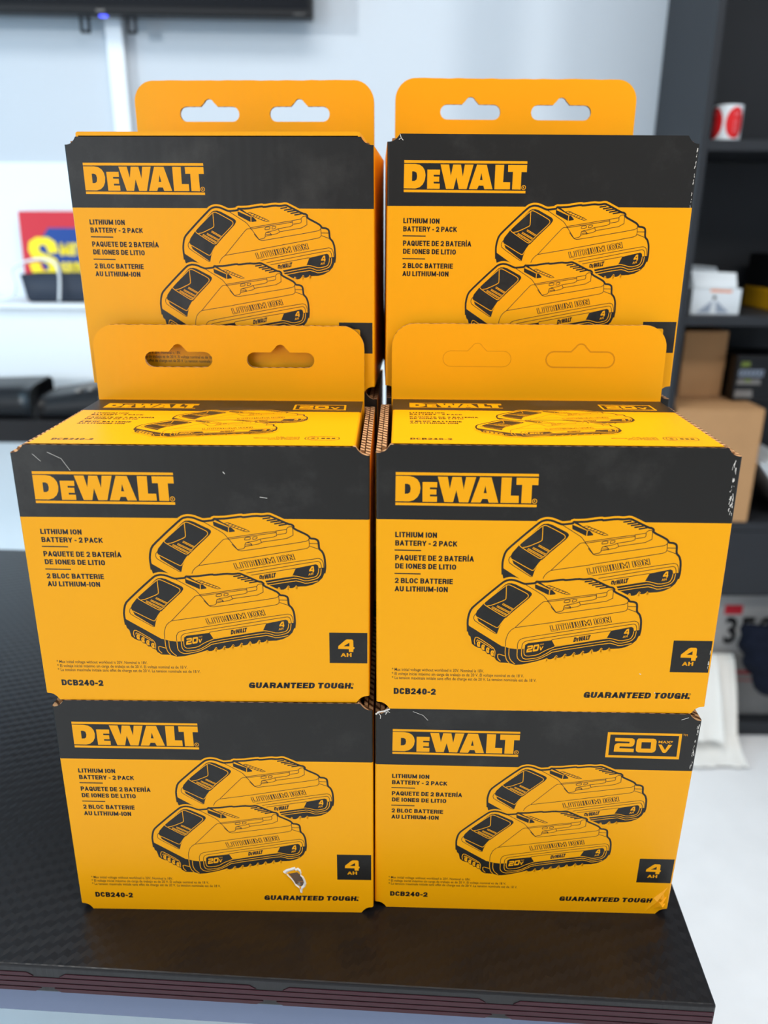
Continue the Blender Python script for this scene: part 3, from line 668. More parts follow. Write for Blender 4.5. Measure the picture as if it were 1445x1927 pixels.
def carton(label, x, y, z, yaw, H, tx, ty, tab=None, volts=False, tear=False, wear=(), crumple=False, lift=0.0):
    root = thing('battery_carton', label, 'box', (x, y, z), yaw, 'yellow and black battery cartons')
    S = lambda V: [shear(v, tx, ty) for v in V]
    hs = H / 0.155
    V, Fc, mi = sleeve_mesh(H)
    pr = FRONT_V if volts else FRONT
    add_print(V, Fc, mi, pr, lambda v, l: (v[0] / 1000, -EPS * l, v[1] / 1000 * hs))
    if wear:
        w = Print()
        for pts, wd in wear: w.stroke(pts, wd, 4, 4, False, 0)
        add_print(V, Fc, mi, w, lambda v, l: (min(v[0], 189.0) / 1000, -EPS * l, v[1] / 1000 * hs))
    if crumple:                                        # raised creases in the crushed corner
        for a, b, hgt in (((187.8, 23), (175.5, 1.5), 0.0020), ((188.2, 15), (181, 4.5), 0.0026), ((185, 20.5), (184, 7), 0.0018), ((188, 9), (184, 5), 0.0016)):
            a, b = Vector(a), Vector(b); d = (b - a).normalized(); nn = Vector((-d.y, d.x)) * 2.2
            o = len(V); c = (a + b) / 2
            V += [(a.x / 1000, 0, a.y / 1000), (b.x / 1000, 0, b.y / 1000), ((c + nn).x / 1000, 0, (c + nn).y / 1000), ((c - nn).x / 1000, 0, (c - nn).y / 1000), (c.x / 1000, -hgt, c.y / 1000)]
            Fc += [(o, o + 2, o + 4), (o + 2, o + 1, o + 4), (o + 1, o + 3, o + 4), (o + 3, o, o + 4)]; mi += [0] * 4
    link('carton_sleeve', S(V), Fc, [YELLOW, BLACK, KRAFT, EDGE, PAPER], mi, root)
    # lid with its print, rounded drop at both sides
    V, Fc, mi = [], [], []
    H0 = H; H = H + lift
    a, b = NI + 0.0003, W - NI - 0.0003
    prof = [(a, H - 0.016), (a, H - 0.0012), (a + 0.0004, H - 0.0004), (a + 0.0012, H), (b - 0.0012, H), (b - 0.0004, H - 0.0004), (b, H - 0.0012), (b, H - 0.016)]
    inn = [(a + 0.0015, H - 0.016), (a + 0.0015, H - 0.0022), (b - 0.0015, H - 0.0022), (b - 0.0015, H - 0.016)]
    loop = prof + inn[::-1]
    y0, y1 = 0.0004, D - 0.0033
    n = len(loop)
    V = [(px, y0, pz) for px, pz in loop] + [(px, y1, pz) for px, pz in loop]
    for i in range(n):
        j = (i + 1) % n
        Fc.append((i, j, n + j, n + i)); mi.append(0 if i < 7 else 2)
    tr = tessellate_polygon([[Vector((px, pz, 0)) for px, pz in loop]])
    for t in tr:
        Fc += [tuple(t), tuple(n + k for k in t)]; mi += [0, 3]
    if tab is not None:
        add_print(V, Fc, mi, LID, lambda v, l: (v[0] / 1000, v[1] / 1000, H + EPS * l))
    link('lid', S(V), Fc, [YELLOW, BLACK, KRAFT, EDGE, SCORE], mi, root)
    H = H0
    # inner side flaps, seen edge on in the notches
    for s in (0, 1):
        xa = 0.0031 if s == 0 else W - 0.0054
        zt = H - (0.0022 if s == 0 else 0.0030)
        c = [(xa, 0.0032, H - 0.045), (xa + .0023, 0.0032, H - 0.045), (xa + .0023, D - 0.0045, H - 0.045), (xa, D - 0.0045, H - 0.045)]
        V = c + [(px, py, zt - (0.0012 if py > 0.05 else 0)) for px, py, _ in c]
        Fc = [(0, 3, 2, 1), (4, 5, 6, 7), (0, 1, 5, 4), (1, 2, 6, 5), (2, 3, 7, 6), (3, 0, 4, 7)]
        f = link('inner_flap', S(V), Fc, [KRAFT, EDGE], [0, 1, 0, 0, 0, 0], root)
    c = [(NI, 0.003, 0.0002), (W - NI, 0.003, 0.0002), (W - NI, D - 0.003, 0.0002), (NI, D - 0.003, 0.0002)]
    V = c + [(p[0], p[1], 0.0026) for p in c]
    link('base_panel', S(V), [(0, 3, 2, 1), (4, 5, 6, 7), (0, 1, 5, 4), (1, 2, 6, 5), (2, 3, 7, 6), (3, 0, 4, 7)], [YELLOW], None, root)
    if tab is not None:
        V, Fc, mi = tab_mesh(H, tab)
        link('hang_tab', S(V), Fc, [YELLOW, BLACK, KRAFT, EDGE, SCORE], mi, root)
    if tear:
        rim = [[132.3, 32.3], [134.5, 34.2], [140.0, 36.2], [140.7, 34.8], [142.1, 35.7], [143.7, 34.1], [144.2, 31.7], [143.9, 30.1], [145.4, 28.5], [146.4, 26.1], [147.1, 23.0], [146.2, 20.2], [144.6, 18.5], [144.2, 15.2], [143.4, 15.4], [143.0, 18.7], [140.1, 21.5], [138.7, 24.6], [136.9, 27.6], [135.1, 29.5], [133.8, 31.8]]
        hole = [[135.7, 30.9], [137.5, 31.6], [141.3, 32.2], [142.8, 30.5], [145.0, 28.4], [145.9, 26.3], [146.5, 23.5], [145.6, 20.9], [143.1, 20.8], [140.1, 22.9], [138.9, 25.0], [137.5, 28.3]]
        V, Fc, mi = [], [], []
        nr, nh = len(rim), len(hole)
        # lifted white rim: outer loop on the face, crest proud of it, inner loop sunk back to the face
        V += [(p[0] / 1000, -EPS * 3, p[1] / 1000) for p in rim]
        cx, cz = 140.6, 26.5
        V += [((cx + (p[0] - cx) * .9) / 1000, -0.0007, (cz + (p[1] - cz) * .9) / 1000) for p in rim]
        V += [((cx + (p[0] - cx) * .76) / 1000, -EPS * 5, (cz + (p[1] - cz) * .76) / 1000) for p in rim]
        for i in range(nr):
            j = (i + 1) % nr
            Fc += [(i, j, nr + j, nr + i), (nr + i, nr + j, 2 * nr + j, 2 * nr + i)]; mi += [0, 0]
        p = Print(); p.poly([hole], 1, 4)
        p.stroke([(141.5, 24.2), (145, 24.8)], .7, 2, 5, False, 0)
        p.poly([[(141, 22.6), (143, 24.2), (143.4, 21.6), (142, 21.2)]], 3, 5)
        p.poly([[(135.2, 31.4), (140, 33.6), (142.2, 32.2), (137, 30.9)]], 4, 6)
        add_print(V, Fc, mi, p, lambda v, l: (v[0] / 1000, -EPS * l, v[1] / 1000))
        o = link('torn_liner', S(V), Fc, [PAPER, TEARBROWN, KRAFT, GREYP, YELLOW], mi, root)
        o['label'] = 'ragged hole with white torn paper edge and brown inside'
    return root

def flecks(x0, y0, x1, y1, n, amp, seed):
    rnd = random.Random(seed); out = []
    for k in range(n):
        t = rnd.random(); x = x0 + (x1 - x0) * t + rnd.uniform(-amp, amp); y = y0 + (y1 - y0) * t
        l = rnd.uniform(.4, 2.2); dx = rnd.uniform(-.35, .35)
        out.append(([(x, y), (x + dx, y - l)], rnd.uniform(.12, .4)))
    return out

# ------------------------------------------------------------------ room
FZ = -0.73
WY = 1.55
structure(box('floor', (-4, -4, FZ - 0.05), (3, 1.7, FZ), FLOORM, None, 0))
structure(box('wall_back', (-4, WY, FZ), (3, WY + 0.08, 1.85), WALL_SHADED, None, 0))
structure(box('lit_wall_panel', (-2.18, WY - 0.008, FZ), (0.575, WY - 0.0002, 0.551), WALL_LIT, None, 0.001))  # added slab that carries the brighter tone of the lower wall
structure(box('wall_right', (1.95, -4, FZ), (2.03, WY, 1.85), WALL_SHADED, None, 0))
structure(box('ceiling', (-4, -2.4, 1.78), (3, 1.7, 1.85), CEILM, None, 0))
bm = bmesh.new()
wy0, wy1, wz0, wz1 = -0.433, 1.05, -0.25, 1.55
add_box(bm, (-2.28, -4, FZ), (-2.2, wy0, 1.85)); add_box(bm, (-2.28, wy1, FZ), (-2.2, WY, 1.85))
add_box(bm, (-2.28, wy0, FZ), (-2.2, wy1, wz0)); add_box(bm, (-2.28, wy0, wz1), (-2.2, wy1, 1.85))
structure(bm_to('wall_left', bm, [WALL_SHADED]))
bm = bmesh.new()
add_box(bm, (-2.26, -0.330, wz0), (-2.22, -0.2605, wz1)); add_box(bm, (-2.26, wy0, wz0), (-2.22, wy0 + .004, wz1))
add_box(bm, (-2.26, wy1 - .03, wz0), (-2.22, wy1, wz1)); add_box(bm, (-2.26, wy0, wz0), (-2.22, wy1, wz0 + .03))
structure(bm_to('added_window_frame', bm, [WHITEP]))  # unseen frame, its mullion placed so the sun casts bands on the back wall

# ------------------------------------------------------------------ near desk
YAW = -math.radians(3.35)
desk = thing('desk', 'black carbon-textured desk with red striped edge under the stacked cartons', 'desk', (0.195, -0.041, 0), YAW)
box('desktop', (-1.30, 0, -0.021), (0, 0.635, 0), CARBON, desk, 0.0016, 3)
V, Fc, mi = [], [], []
def strip(x0, x1, za, zb, s0=0.0, s1=0.0, m_=0):
    o = len(V); yb = -0.0004
    V.extend([(x0 + s0, yb, zb), (x1 - s1, yb, zb), (x1, yb, za), (x0, yb, za), (x0 + s0, 0.001, zb), (x1 - s1, 0.001, zb), (x1, 0.001, za), (x0, 0.001, za)])
    Fc.extend([(o, o + 1, o + 2, o + 3), (o, o + 4, o + 5, o + 1), (o + 3, o + 2, o + 6, o + 7), (o, o + 3, o + 7, o + 4), (o + 1, o + 5, o + 6, o + 2)]); mi.extend([m_] * 5)
box('front_strip', (-1.28, 0.006, -0.0455), (-0.03, 0.020, -0.0212), STRIPM, desk, 0.001)  # plain blue-grey strip below the front edge of the desktop
rows = [(-0.0078, -0.0052), (-0.0120, -0.0088), (-0.0160, -0.0130), (-0.0198, -0.0170)]
cuts = [-0.1235 - 0.1360 * k for k in range(9)]
edges = [-0.001] + cuts + [-1.298]
for i, (za, zb) in enumerate(rows):
    if i in (0, 3):
        for k in range(len(edges) - 1):
            r_, l_ = edges[k], edges[k + 1]
            g0 = 0.008 if k > 0 else 0; g1 = 0.008 if k < len(edges) - 2 else 0
            strip(l_ + g1, r_ - g0, za, zb, (0.004 if i == 0 else -0.004) if g1 else 0, (0.004 if i == 0 else -0.004) if g0 else 0)
    else:
        strip(-1.298, -0.001, za, zb)
link('edge_stripe', V, Fc, [DESKRED], mi, desk)
for lx in (-0.12, -1.12):
    bm = bmesh.new()
    add_box(bm, (lx - 0.04, 0.575, FZ + 0.03), (lx + 0.04, 0.625, -0.0212), 0.004); add_box(bm, (lx - 0.045, 0.56, FZ), (lx + 0.045, 0.63, FZ + 0.032), 0.006)
    bm_to('leg', bm, [BLACKP], desk)

# ------------------------------------------------------------------ cartons
carton('bottom left carton of the front stacks, with a torn hole beside its 4 AH square', -0.19290, 0.02581, 0.0, -0.01162, 0.15621, -0.0135, -0.00214, tear=True)
corner = [([(0.3, 150.4), (1.8, 152.1), (5.0, 152.9), (8.5, 154.4)], .9), ([(2, 151.5), (3.2, 149.5), (3.0, 147.5)], .35), ([(4.5, 152.5), (7, 152.2), (6, 150.6)], .4), ([(6.5, 153.5), (8.6, 151.8)], .3),
          ([(22, 153), (28, 150.5), (31, 147)], .22), ([(178, 151), (182, 152.6)], .3)]
carton('bottom right carton, with the large framed 20V mark and a crushed lower corner', -0.00211, 0.02873, 0.0, -0.02521, 0.15496, 0.0335, 0.00173, volts=True,
       wear=corner + flecks(188.4, 149, 187.9, 118, 26, .5, 3), crumple=True)
carton('middle left carton, its hang tab with two punched slots, lid print in view', -0.19539, 0.02850, 0.15626, -0.00822, 0.15479, -0.0019, 0.00248, tab=True,
       wear=[([(20, 151), (27, 147.5), (31, 141)], .2), ([(12, 150), (16, 146)], .18), ([(112, 141), (113, 139.8)], .4), ([(131, 127), (135, 126.4)], .3)])
carton('middle right carton, its hang tab with slots still unpunched, white scuffs on its edge', -0.00129, 0.02301, 0.15501, -0.01754, 0.15816, -0.01535, -0.00461, tab=False,
       wear=flecks(186.6, 149, 187.6, 120, 40, 1.0, 5) + flecks(188.3, 45, 188.0, 27, 10, .3, 6) + [([(160, 13.4), (160.3, 12.4)], .35), ([(150, 25), (151, 24.6)], .4)])
carton('top left carton with punched hang tab, turned slightly, nearest the red sign', -0.19394, 0.15893, 0.31521, -0.04994, 0.15525, 0.00598, -0.0059, tab=True, lift=0.0028)
carton('top right carton with punched hang tab, nearest the dark bookcase', 0.00287, 0.14990, 0.31621, 0.01109, 0.15649, -0.01502, 0.00185, tab=True,
       wear=[([(7.6, 154.8), (8.4, 152.6), (9.6, 151.4)], .35), ([(8.4, 152.6), (7, 151.8)], .3)] + flecks(188.6, 149, 188.4, 116, 22, .25, 9))
# the rear stack that carries the top pair; only slivers show between the front cartons
carton('upper carton of the left rear stack, a dark sliver under the top left carton', -0.1925, 0.1580, 0.1576, -0.03, 0.1575, 0.0, 0.0)
carton('upper carton of the right rear stack, a dark sliver under the top right carton', 0.0040, 0.1530, 0.1581, 0.005, 0.1580, 0.0, 0.0)
carton('lowest carton of the left rear stack, standing on the desk behind the front cartons', -0.1925, 0.1585, 0.0, -0.02, 0.1575, 0.0, 0.0)
carton('lowest carton of the right rear stack, standing on the desk behind the front cartons', 0.0040, 0.1545, 0.0, 0.005, 0.1580, 0.0, 0.0)

# ------------------------------------------------------------------ far desk and what stands on it
fd = thing('desk', 'black desk against the white wall behind the cartons, holding black devices', 'desk', (-0.95, 1.2, FZ))
box('desktop', (-0.75, 0, 0.731), (0.70, 0.33, 0.779), CARBON, fd, 0.003)
for lx in (-0.6, 0.6):
    box('leg', (lx - 0.03, 0.12, 0), (lx + 0.03, 0.20, 0.7308), BLACKP, fd, 0.003)
DT = FZ + 0.779
cab = thing('cabinet', 'low white cabinet on the far desk carrying the red sign', 'cabinet', (-0.95, 1.36, DT))
box('carcass', (-0.70, 0.012, 0), (0.66, 0.175, 0.203), WHITEP, cab, 0.002)
box('top_board', (-0.71, 0, 0.2032), (0.67, 0.178, 0.214), WHITEP, cab, 0.002)
CT = DT + 0.214

# sign
sg = thing('sign', 'red sign with blue panel and yellow lettering leaning behind the black tray', 'sign', (-0.815, 1.50, CT))
sg.rotation_euler = (-0.06, 0, 0)
box('board', (0, 0, 0), (0.52, 0.010, 0.187), RED, sg, 0.001)
def flat_on(name, pr, fn, mats, parent):
    V, Fc, mi = [], [], []
    add_print(V, Fc, mi, pr, fn); return link(name, V, Fc, mats, mi, parent)
pr = Print()
pr.poly([[(28, 106), (64, 152), (470, 152), (500, 106), (470, 24), (64, 24)]], 0, 1)
stroke_text(pr, 'S', (14, 44), (82, 44), 88, 1, 3, .19)
stroke_text(pr, 'MIT', (86, 93), (140, 93), 27, 1, 2, .26)
stroke_text(pr, 'UR', (86, 52), (130, 52), 27, 1, 2, .26)
flat_on('lettering', pr, lambda v, l: (v[0] / 1000, -0.0002 * l, v[1] / 1000), [BLUE, YELL], sg)
# tray
bm = bmesh.new()
def taper_tray(bm, lo, hi, inset, th):
    x0, y0, z0 = lo; x1, y1, z1 = hi
    def ring(x0, y0, x1, y1, r, z):
        P = []
        for cx, cy, a in ((x1 - r, y1 - r, 0), (x0 + r, y1 - r, 90), (x0 + r, y0 + r, 180), (x1 - r, y0 + r, 270)):
            for k in range(5):
                t = math.radians(a + 22.5 * k); P.append(bm.verts.new((cx + r * math.cos(t), cy + r * math.sin(t), z)))
        return P
    R = [ring(x0 + inset + .006, y0 + inset + .006, x1 - inset - .006, y1 - inset - .006, .008, z0), ring(x0 + inset, y0 + inset, x1 - inset, y1 - inset, .012, z0 + .006), ring(x0, y0, x1, y1, .012, z1),
         ring(x0 + th, y0 + th, x1 - th, y1 - th, .010, z1), ring(x0 + inset + th, y0 + inset + th, x1 - inset - th, y1 - inset - th, .010, z0 + .006)]
    for a, b in zip(R, R[1:]):
        for i in range(20):
            bm.faces.new((a[i], a[(i + 1) % 20], b[(i + 1) % 20], b[i]))
    bm.faces.new(R[0][::-1]); bm.faces.new(R[-1])
taper_tray(bm, (-0.778, 1.385, CT + 0.0005), (-0.50, 1.48, CT + 0.058), 0.006, 0.004)
tag(bm_to('tray', bm, [TRAYM], None, True), 'dark slate plastic tray in front of the red sign', 'tray')
tag(tube('cable', [(-0.86, 1.40, CT + 0.004), (-0.80, 1.382, CT + 0.012), (-0.782, 1.375, CT + 0.035), (-0.785, 1.377, CT + 0.07), (-0.74, 1.378, CT + 0.088), (-0.70, 1.378, CT + 0.086), (-0.688, 1.379, CT + 0.06), (-0.695, 1.3795, CT + 0.004)], 0.0028, WHITEP),
    'white cable looping over the front of the slate tray', 'cable')

# two black devices on the far desk
def wedge(name, label, prof, x0, x1, slots):
    root = thing(name, label, 'device', (x0, 1.21, DT + 0.0005))
    n = 12; V = []; Fc = []
    for i in range(n + 1):
        t = i / n; x = (x1 - x0) * t
        h = prof(t)
        ring = [(x, 0.008, 0.0), (x, 0.0, 0.006), (x, 0.004, h * .75), (x, 0.014, h * .93), (x, 0.035, h), (x, 0.115, h * 1.08), (x, 0.13, h * .95), (x, 0.132, 0.0)]
        V += ring
    k = 8
    for i in range(n):
        for j in range(k):
            Fc.append((i * k + j, i * k + (j + 1) % k, (i + 1) * k + (j + 1) % k, (i + 1) * k + j))
    Fc.append(tuple(range(k))); Fc.append(tuple(range(n * k, n * k + k))[::-1])
    link('body', V, Fc, [BLACKP], None, root, True)
    for s in range(slots):
        x = (x1 - x0) * (0.30 + 0.11 * s)
        box('ridge', (x, 0.02, prof(0.30 + .11 * s) * 1.0 - 0.001), (x + 0.010, 0.11, prof(0.30 + .11 * s) * 1.10), GREYP, root, 0.0012)
    return root
wedge('desktop_device', 'smooth black sloping device at the left end of the far desk', lambda t: 0.052 + 0.010 * t, -1.02, -0.715, 0)
wedge('desktop_device', 'black device with ridged top on the far desk beside the left cartons', lambda t: 0.040 + 0.018 * min(1, t * 2), -0.700, -0.46, 5)

# monitor on the wall
tv = thing('television', 'black wall-mounted screen above the sign, only its lower edge in view', 'television', (-0.70, 1.48, 0.824))
tv.rotation_euler = (0, math.radians(0.6), 0)
box('casing', (-0.56, 0.0, 0.0), (0.552, 0.035, 0.62), BLACKP, tv, 0.004)
box('screen', (-0.552, -0.0012, 0.016), (0.544, -0.0001, 0.612), SCREEN, tv, 0.0004)
for txt, x0, x1, hh, bo in (('ooo', 114, 132, 5, 0.05), ('oooo', 514, 536, 4, 0.0)):
    pr = Print(); pr.text(txt, (x0, 5), (x1, 5), hh, 0, 1, bo)
    flat_on('logo', pr, lambda v, l: (v[0] / 1000, -0.0003 * l - 0.0012, v[1] / 1000), [GREYP], tv)
box('power_light', (0.118, 0.004, -0.0028), (0.134, 0.010, -0.0002), LED, tv, 0.0008)
for bx in (0.066, 0.163):
    bm = bmesh.new()
    for lo, hi in (((bx, 0.036, -0.026), (bx + .005, 0.044, 0.3)), ((bx + .015, 0.036, -0.026), (bx + .020, 0.044, 0.3)), ((bx, 0.036, -0.026), (bx + .020, 0.044, -0.021))):
        add_box(bm, lo, hi, 0.0006)
    bm_to('mount_arm', bm, [BLACKP], tv)
tag(box('cable_cover', (-0.588, 1.532, 0.5515), (-0.552, 1.5497, 1.30), WHITEP, None, 0.003), 'white vertical cable cover on the wall under the screen', 'cable cover')

# ------------------------------------------------------------------ bookcase on the right
bc = thing('bookcase', 'tall charcoal bookcase at the right edge, full of boxes and papers', 'bookcase', (0.588, 1.25, FZ))
BW, BD = 0.74, 0.292
box('side_panel', (0, 0, 0), (0.014, BD, 1.80), SHELFM, bc, 0.001)
box('side_panel', (BW - 0.014, 0, 0), (BW, BD, 1.80), SHELFM, bc, 0.001)
box('back_panel', (0.0142, BD - 0.006, 0), (BW - 0.0142, BD, 1.80), SHELFM, bc, 0)
box('top_panel', (0, 0, 1.8002), (BW, BD, 1.818), SHELFM, bc, 0.001)
for zt in (0.577, 0.257, -0.181):
    box('shelf', (0.0143, 0.0, zt - 0.019 - FZ), (BW - 0.0143, BD - 0.0062, zt - FZ), SHELFM, bc, 0.001)
dw = box('drawer', (0.016, 0.001, -0.355 - FZ), (BW - 0.016, BD - 0.02, -0.2015 - FZ), SHELFM, bc, 0.001)
box('handle', (BW / 2 - .05, -0.018, -0.285 - FZ), (BW / 2 + .05, 0.0008, -0.273 - FZ), BLACKP, dw, 0.003)
box('plinth', (0.0143, 0.004, 0), (BW - 0.0143, BD - 0.0062, 0.038), SHELFM, bc, 0.001)

# sticker roll
rl = thing('sticker_roll', 'roll of white labels with big red ovals on the top shelf', 'label roll', (0.650, 1.300, 0.5773))
V, Fc = [], []
n = 40
for (r_, z_) in ((0.0265, 0.0), (0.0265, 0.062), (0.0115, 0.062), (0.0115, 0.0)):
    V += [(r_ * math.cos(2 * math.pi * k / n), r_ * math.sin(2 * math.pi * k / n), z_) for k in range(n)]
for a in range(4):
    b = (a + 1) % 4
    for k in range(n): Fc.append((a * n + k, a * n + (k + 1) % n, b * n + (k + 1) % n, b * n + k))
link('label_band', V, Fc, [WHITEP], None, rl)
pr = Print()
for a0 in (-167, -77, 13, 103):
    ov = [(a0 + 40 * math.cos(k * math.pi / 14), 31 + 27 * math.sin(k * math.pi / 14)) for k in range(28)]
    for k in range(-14, 14):                          # narrow slices so the oval wraps the roll
        t0, t1 = k / 14, (k + 1) / 14
        h0, h1 = 27 * math.sqrt(1 - t0 * t0), 27 * math.sqrt(1 - t1 * t1)
        pr.poly([[(a0 + 40 * t0, 31 - h0), (a0 + 40 * t1 , 31 - h1), (a0 + 40 * t1, 31 + h1), (a0 + 40 * t0, 31 + h0)]] if min(h0, h1) > 0.01 else [[(a0 + 40 * t0, 31 - h0), (a0 + 40 * t1, 31 - h1), (a0 + 40 * t1 + .01, 31 + h1), (a0 + 40 * t0 - .01, 31 + h0)]], 0, 1)
    for zz, hh in ((46, 8), (33, 6), (25, 6), (17, 6)):
        pr.poly([[(a0 - 6, zz - hh / 2), (a0 + 9, zz - hh / 2), (a0 + 9, zz + hh / 2), (a0 - 6, zz + hh / 2)]], 1, 2)
flat_on('red_print', pr, lambda v, l: ((0.0265 + 0.00015 * l) * math.cos(math.radians(v[0])), (0.0265 + 0.00015 * l) * math.sin(math.radians(v[0])), v[1] / 1000), [LABELRED, PINK], rl)

# small open white carton
wb = thing('open_box', 'small white box with lifted flaps and orange print on the second shelf', 'box', (0.622, 1.285, 0.2573))
bm = bmesh.new()
for lo, hi in (((0, 0, 0), (0.098, 0.002, 0.050)), ((0, 0.098, 0), (0.098, 0.1, 0.05)), ((0, 0.002, 0), (0.002, 0.098, 0.05)), ((0.096, 0.002, 0), (0.098, 0.098, 0.05)), ((0.002, 0.002, 0), (0.096, 0.098, 0.002))):
    add_box(bm, lo, hi)
bm_to('body', bm, [WHITEP], wb)
for nm, a, b, c, d in (('flap', (0.004, 0.006, 0.05), (0.090, 0.006, 0.05), (0.094, 0.03, 0.078), (0.002, 0.03, 0.083)), ('flap', (0.002, 0.098, 0.05), (0.096, 0.098, 0.05), (0.070, 0.075, 0.088), (0.002, 0.075, 0.094))):
    Vv = [Vector(p) for p in (a, b, c, d)]; nn = (Vv[1] - Vv[0]).cross(Vv[3] - Vv[0]).normalized() * 0.0018
    fl = link(nm, Vv + [p + nn for p in Vv], [(0, 1, 2, 3), (7, 6, 5, 4), (0, 4, 5, 1), (1, 5, 6, 2), (2, 6, 7, 3), (3, 7, 4, 0)], [WHITEP], None, wb)
pr = Print()
pr.disc((45, 33), 4, 1, 1); pr.poly([[(34, 44), (78, 42), (80, 47), (36, 49)]], 0, 1)
pr.poly([[(12, 3), (38, 3), (43, 28)]], 2, 1); pr.poly([[(52, 3), (78, 3), (48, 28)]], 2, 1)
flat_on('print', pr, lambda v, l: (v[0] / 1000, -0.0002 * l, v[1] / 1000), [ORANGEP, BLACKP, PALEB], wb)

yb = thing('tool_case', 'dark case with yellow lower half at the right end of the second shelf', 'case', (0.812, 1.33, 0.2573))
box('lower_half', (0, 0, 0), (0.17, 0.16, 0.045), mat('case_yellow', (196, 146, 10), 0.5, 0.3), yb, 0.004)
box('upper_half', (0.001, 0.001, 0.0452), (0.169, 0.159, 0.115), BLACKP, yb, 0.004)

# cardboard boxes
cb = thing('cardboard_box', 'large brown cardboard box on the third shelf, other things on top of it', 'box', (0.609, 1.252, -0.1808))
box('body', (0, 0, 0), (0.184, 0.27, 0.247), CARD, cb, 0.002)
box('top_flap', (0.001, 0.0005, 0.2472), (0.183, 0.134, 0.2500), CARD, cb, 0.0008); box('top_flap', (0.001, 0.136, 0.2472), (0.183, 0.2695, 0.2500), CARD, cb, 0.0008)
o = box('tape', (0.001, 0.118, 0.2502), (0.183, 0.152, 0.2506), TAPE, cb, 0); o['label'] = 'glossy strip of packing tape'
c2 = thing('cardboard_box', 'narrow brown cardboard box standing on top of the large cardboard box', 'box', (0.652, 1.375, 0.0701))
box('body', (0, 0, 0), (0.094, 0.14, 0.143), CARD, c2, 0.002)
box('tape', (0.0, -0.0005, 0.06), (0.0939, -0.0001, 0.083), CARD, c2, 0)
kb = thing('product_box', 'black box with green and grey print beside the narrow cardboard box', 'box', (0.752, 1.33, 0.0701))
box('body', (0, 0, 0), (0.16, 0.12, 0.098), BLACKP, kb, 0.004)
pr = Print()
pr.poly([[(10, 74), (30, 75), (29, 84), (11, 84)]], 0, 1)
for k in range(6): pr.stroke([(9 + 9 * k, 54), (14 + 9 * k, 54), (15 + 9 * k, 66), (9 + 9 * k, 66)], 2.2, 1, 1, True, 0)
pr.poly([[(6, 36), (58, 36), (56, 47), (8, 47)]], 2, 1); pr.poly([[(22, 42), (36, 42), (36, 47), (22, 47)]], 0, 2)
pr.poly([[(4, 8), (44, 8), (42, 24), (6, 24)]], 2, 1)
flat_on('print', pr, lambda v, l: (v[0] / 1000, -0.0003 * l, v[1] / 1000), [GREEN, PALEB, GREYP], kb)
# papers leaning on the large cardboard box
for i in range(6):
    th = math.radians(40)
    p_ = thing('magazine', 'magazine leaning slantwise on the right side of the large cardboard box', 'magazine', (0.800 + 0.172 * math.sin(th) + 0.0132 * i, 1.254 + 0.004 * (i % 3), -0.1798), 0, 'magazines leaning on the third shelf')
    p_.rotation_euler = (0, -th, 0)
    box('pages', (0.0002, 0.0, 0.001), (0.0068, 0.20, 0.168), WHITEP, p_, 0.001)
    box('cover', (-0.0014, -0.001, 0.0), (0.0, 0.201, 0.170), (GREYP, NAVY, PALEB)[i % 3], p_, 0.0004)

# lower compartment
gb = thing('storage_box', 'grey box with red bands in the lowest compartment under the number plate', 'box', (0.735, 1.285, -0.6918))
box('body', (0, 0, 0), (0.30, 0.22, 0.165), GREYP, gb, 0.004)
pr = Print(); pr.poly([[(0, 118), (300, 105), (300, 115), (0, 129)]], 0, 1); pr.poly([[(0, 100), (300, 88), (300, 92), (0, 104)]], 0, 1)
flat_on('red_band', pr, lambda v, l: (v[0] / 1000, -0.0003 * l, v[1] / 1000), [mat('dull_red', (150, 60, 62), 0.7, 0.2)], gb)
pl = thing('number_plate', 'white number plate with dark characters and red sticker, on the grey box', 'number plate', (0.762, 1.296, -0.5268))
pl.rotation_euler = (-0.05, 0, 0)
box('plate', (0, 0, 0), (0.29, 0.0015, 0.145), PLATE_SHADED, pl, 0.0006)
pr = Print()
pr.poly([[(38, 98), (80, 98), (80, 122), (38, 122)]], 0, 1)
for ch, xx in (('3', 44), ('E', 84), ('C', 122)):
    pr.text(ch, (xx, 26), (xx + 29, 26), 62, 1, 1, 0.03)
flat_on('characters', pr, lambda v, l: (v[0] / 1000, -0.0003 * l, v[1] / 1000), [mat('sticker_red', (176, 36, 48), 0.6, 0.2), BLACKP], pl)

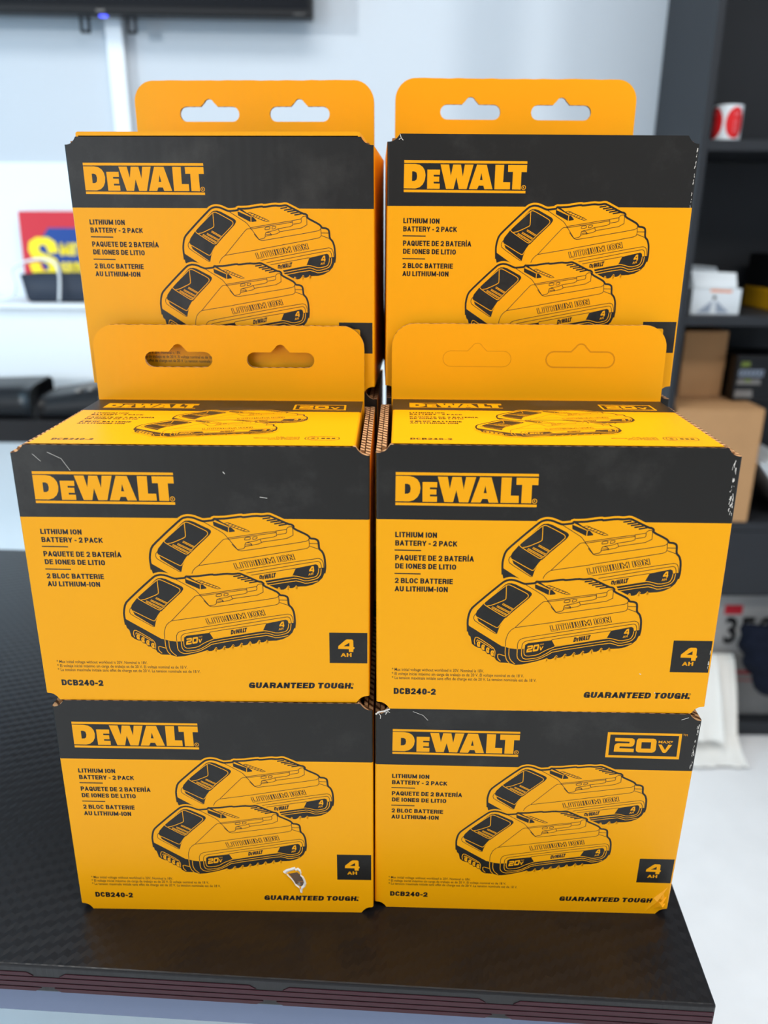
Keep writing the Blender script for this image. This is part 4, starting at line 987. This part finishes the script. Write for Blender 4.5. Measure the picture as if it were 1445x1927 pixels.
def cloth(label, x0, x1, path, seed):
    rnd = random.Random(seed); n = 22; V, Fc = [], []
    ph = rnd.random() * 6
    P = [Vector((0, a, b)) for a, b in path]
    Q = []
    for i in range(len(P) - 1):
        for k in range(6): Q.append(P[i].lerp(P[i + 1], k / 6))
    Q.append(P[-1])
    for _ in range(3):
        Q = [Q[0]] + [(Q[i - 1] + Q[i] * 2 + Q[i + 1]) / 4 for i in range(1, len(Q) - 1)] + [Q[-1]]
    for s in (0, 1):
        for i, q in enumerate(Q):
            t = i / (len(Q) - 1)
            for k in range(n + 1):
                u = k / n
                w = 0.005 * t * math.sin(ph + u * 17 + 2 * t) + 0.004 * t * math.sin(u * 31 + ph * 2)
                V.append((x0 + (x1 - x0) * (u + 0.05 * t * (u - .5)), q.y - abs(w) - (0.003 if s == 0 else 0), q.z + 0.012 * t * math.sin(u * 3 + ph) * (1 if q.z > FZ + .04 else 0.0) + (0.003 if s == 0 else 0)))
    r_ = len(Q); N = r_ * (n + 1)
    for i in range(r_ - 1):
        for k in range(n):
            a = i * (n + 1) + k
            Fc += [(a, a + 1, a + n + 2, a + n + 1), (N + a, N + a + n + 1, N + a + n + 2, N + a + 1)]
    for i in range(r_ - 1):
        for k in (0, n):
            a = i * (n + 1) + k; b = a + n + 1; Fc.append((a, b, N + b, N + a))
    for k in range(n):
        for i in (0, r_ - 1):
            a = i * (n + 1) + k; Fc.append((a, a + 1, N + a + 1, N + a))
    return tag(link('white_cloth', V, Fc, [CLOTH], None, None, True), label, 'cloth', 'white cloths draped at the foot of the bookcase')
cloth('longest white cloth, trailing from the grey box onto the floor', 0.612, 0.822, [(1.278, -0.522), (1.262, -0.53), (1.225, -0.60), (1.195, -0.69), (1.165, FZ + 0.018), (1.13, FZ + 0.006)], 1)
cloth('upper white cloth lying over the longest cloth at the foot of the bookcase', 0.607, 0.775, [(1.266, -0.515), (1.245, -0.53), (1.205, -0.60), (1.178, -0.655), (1.160, -0.69)], 2)
# navy garment
bm = bmesh.new()
bmesh.ops.create_icosphere(bm, subdivisions=4, radius=1.0)
for v in bm.verts:
    c = v.co; k = 1 + 0.10 * math.sin(7 * c.x + 3 * c.z) + 0.06 * math.sin(13 * c.z + 5 * c.y)
    v.co = Vector((0.925 + 0.115 * c.x * k, 1.225 + 0.055 * c.y * k, -0.505 + 0.098 * c.z * k - 0.03 * c.x))
tag(bm_to('bundled_garment', bm, [NAVY], None, True), 'navy bundled garment hanging in front of the number plate', 'garment')
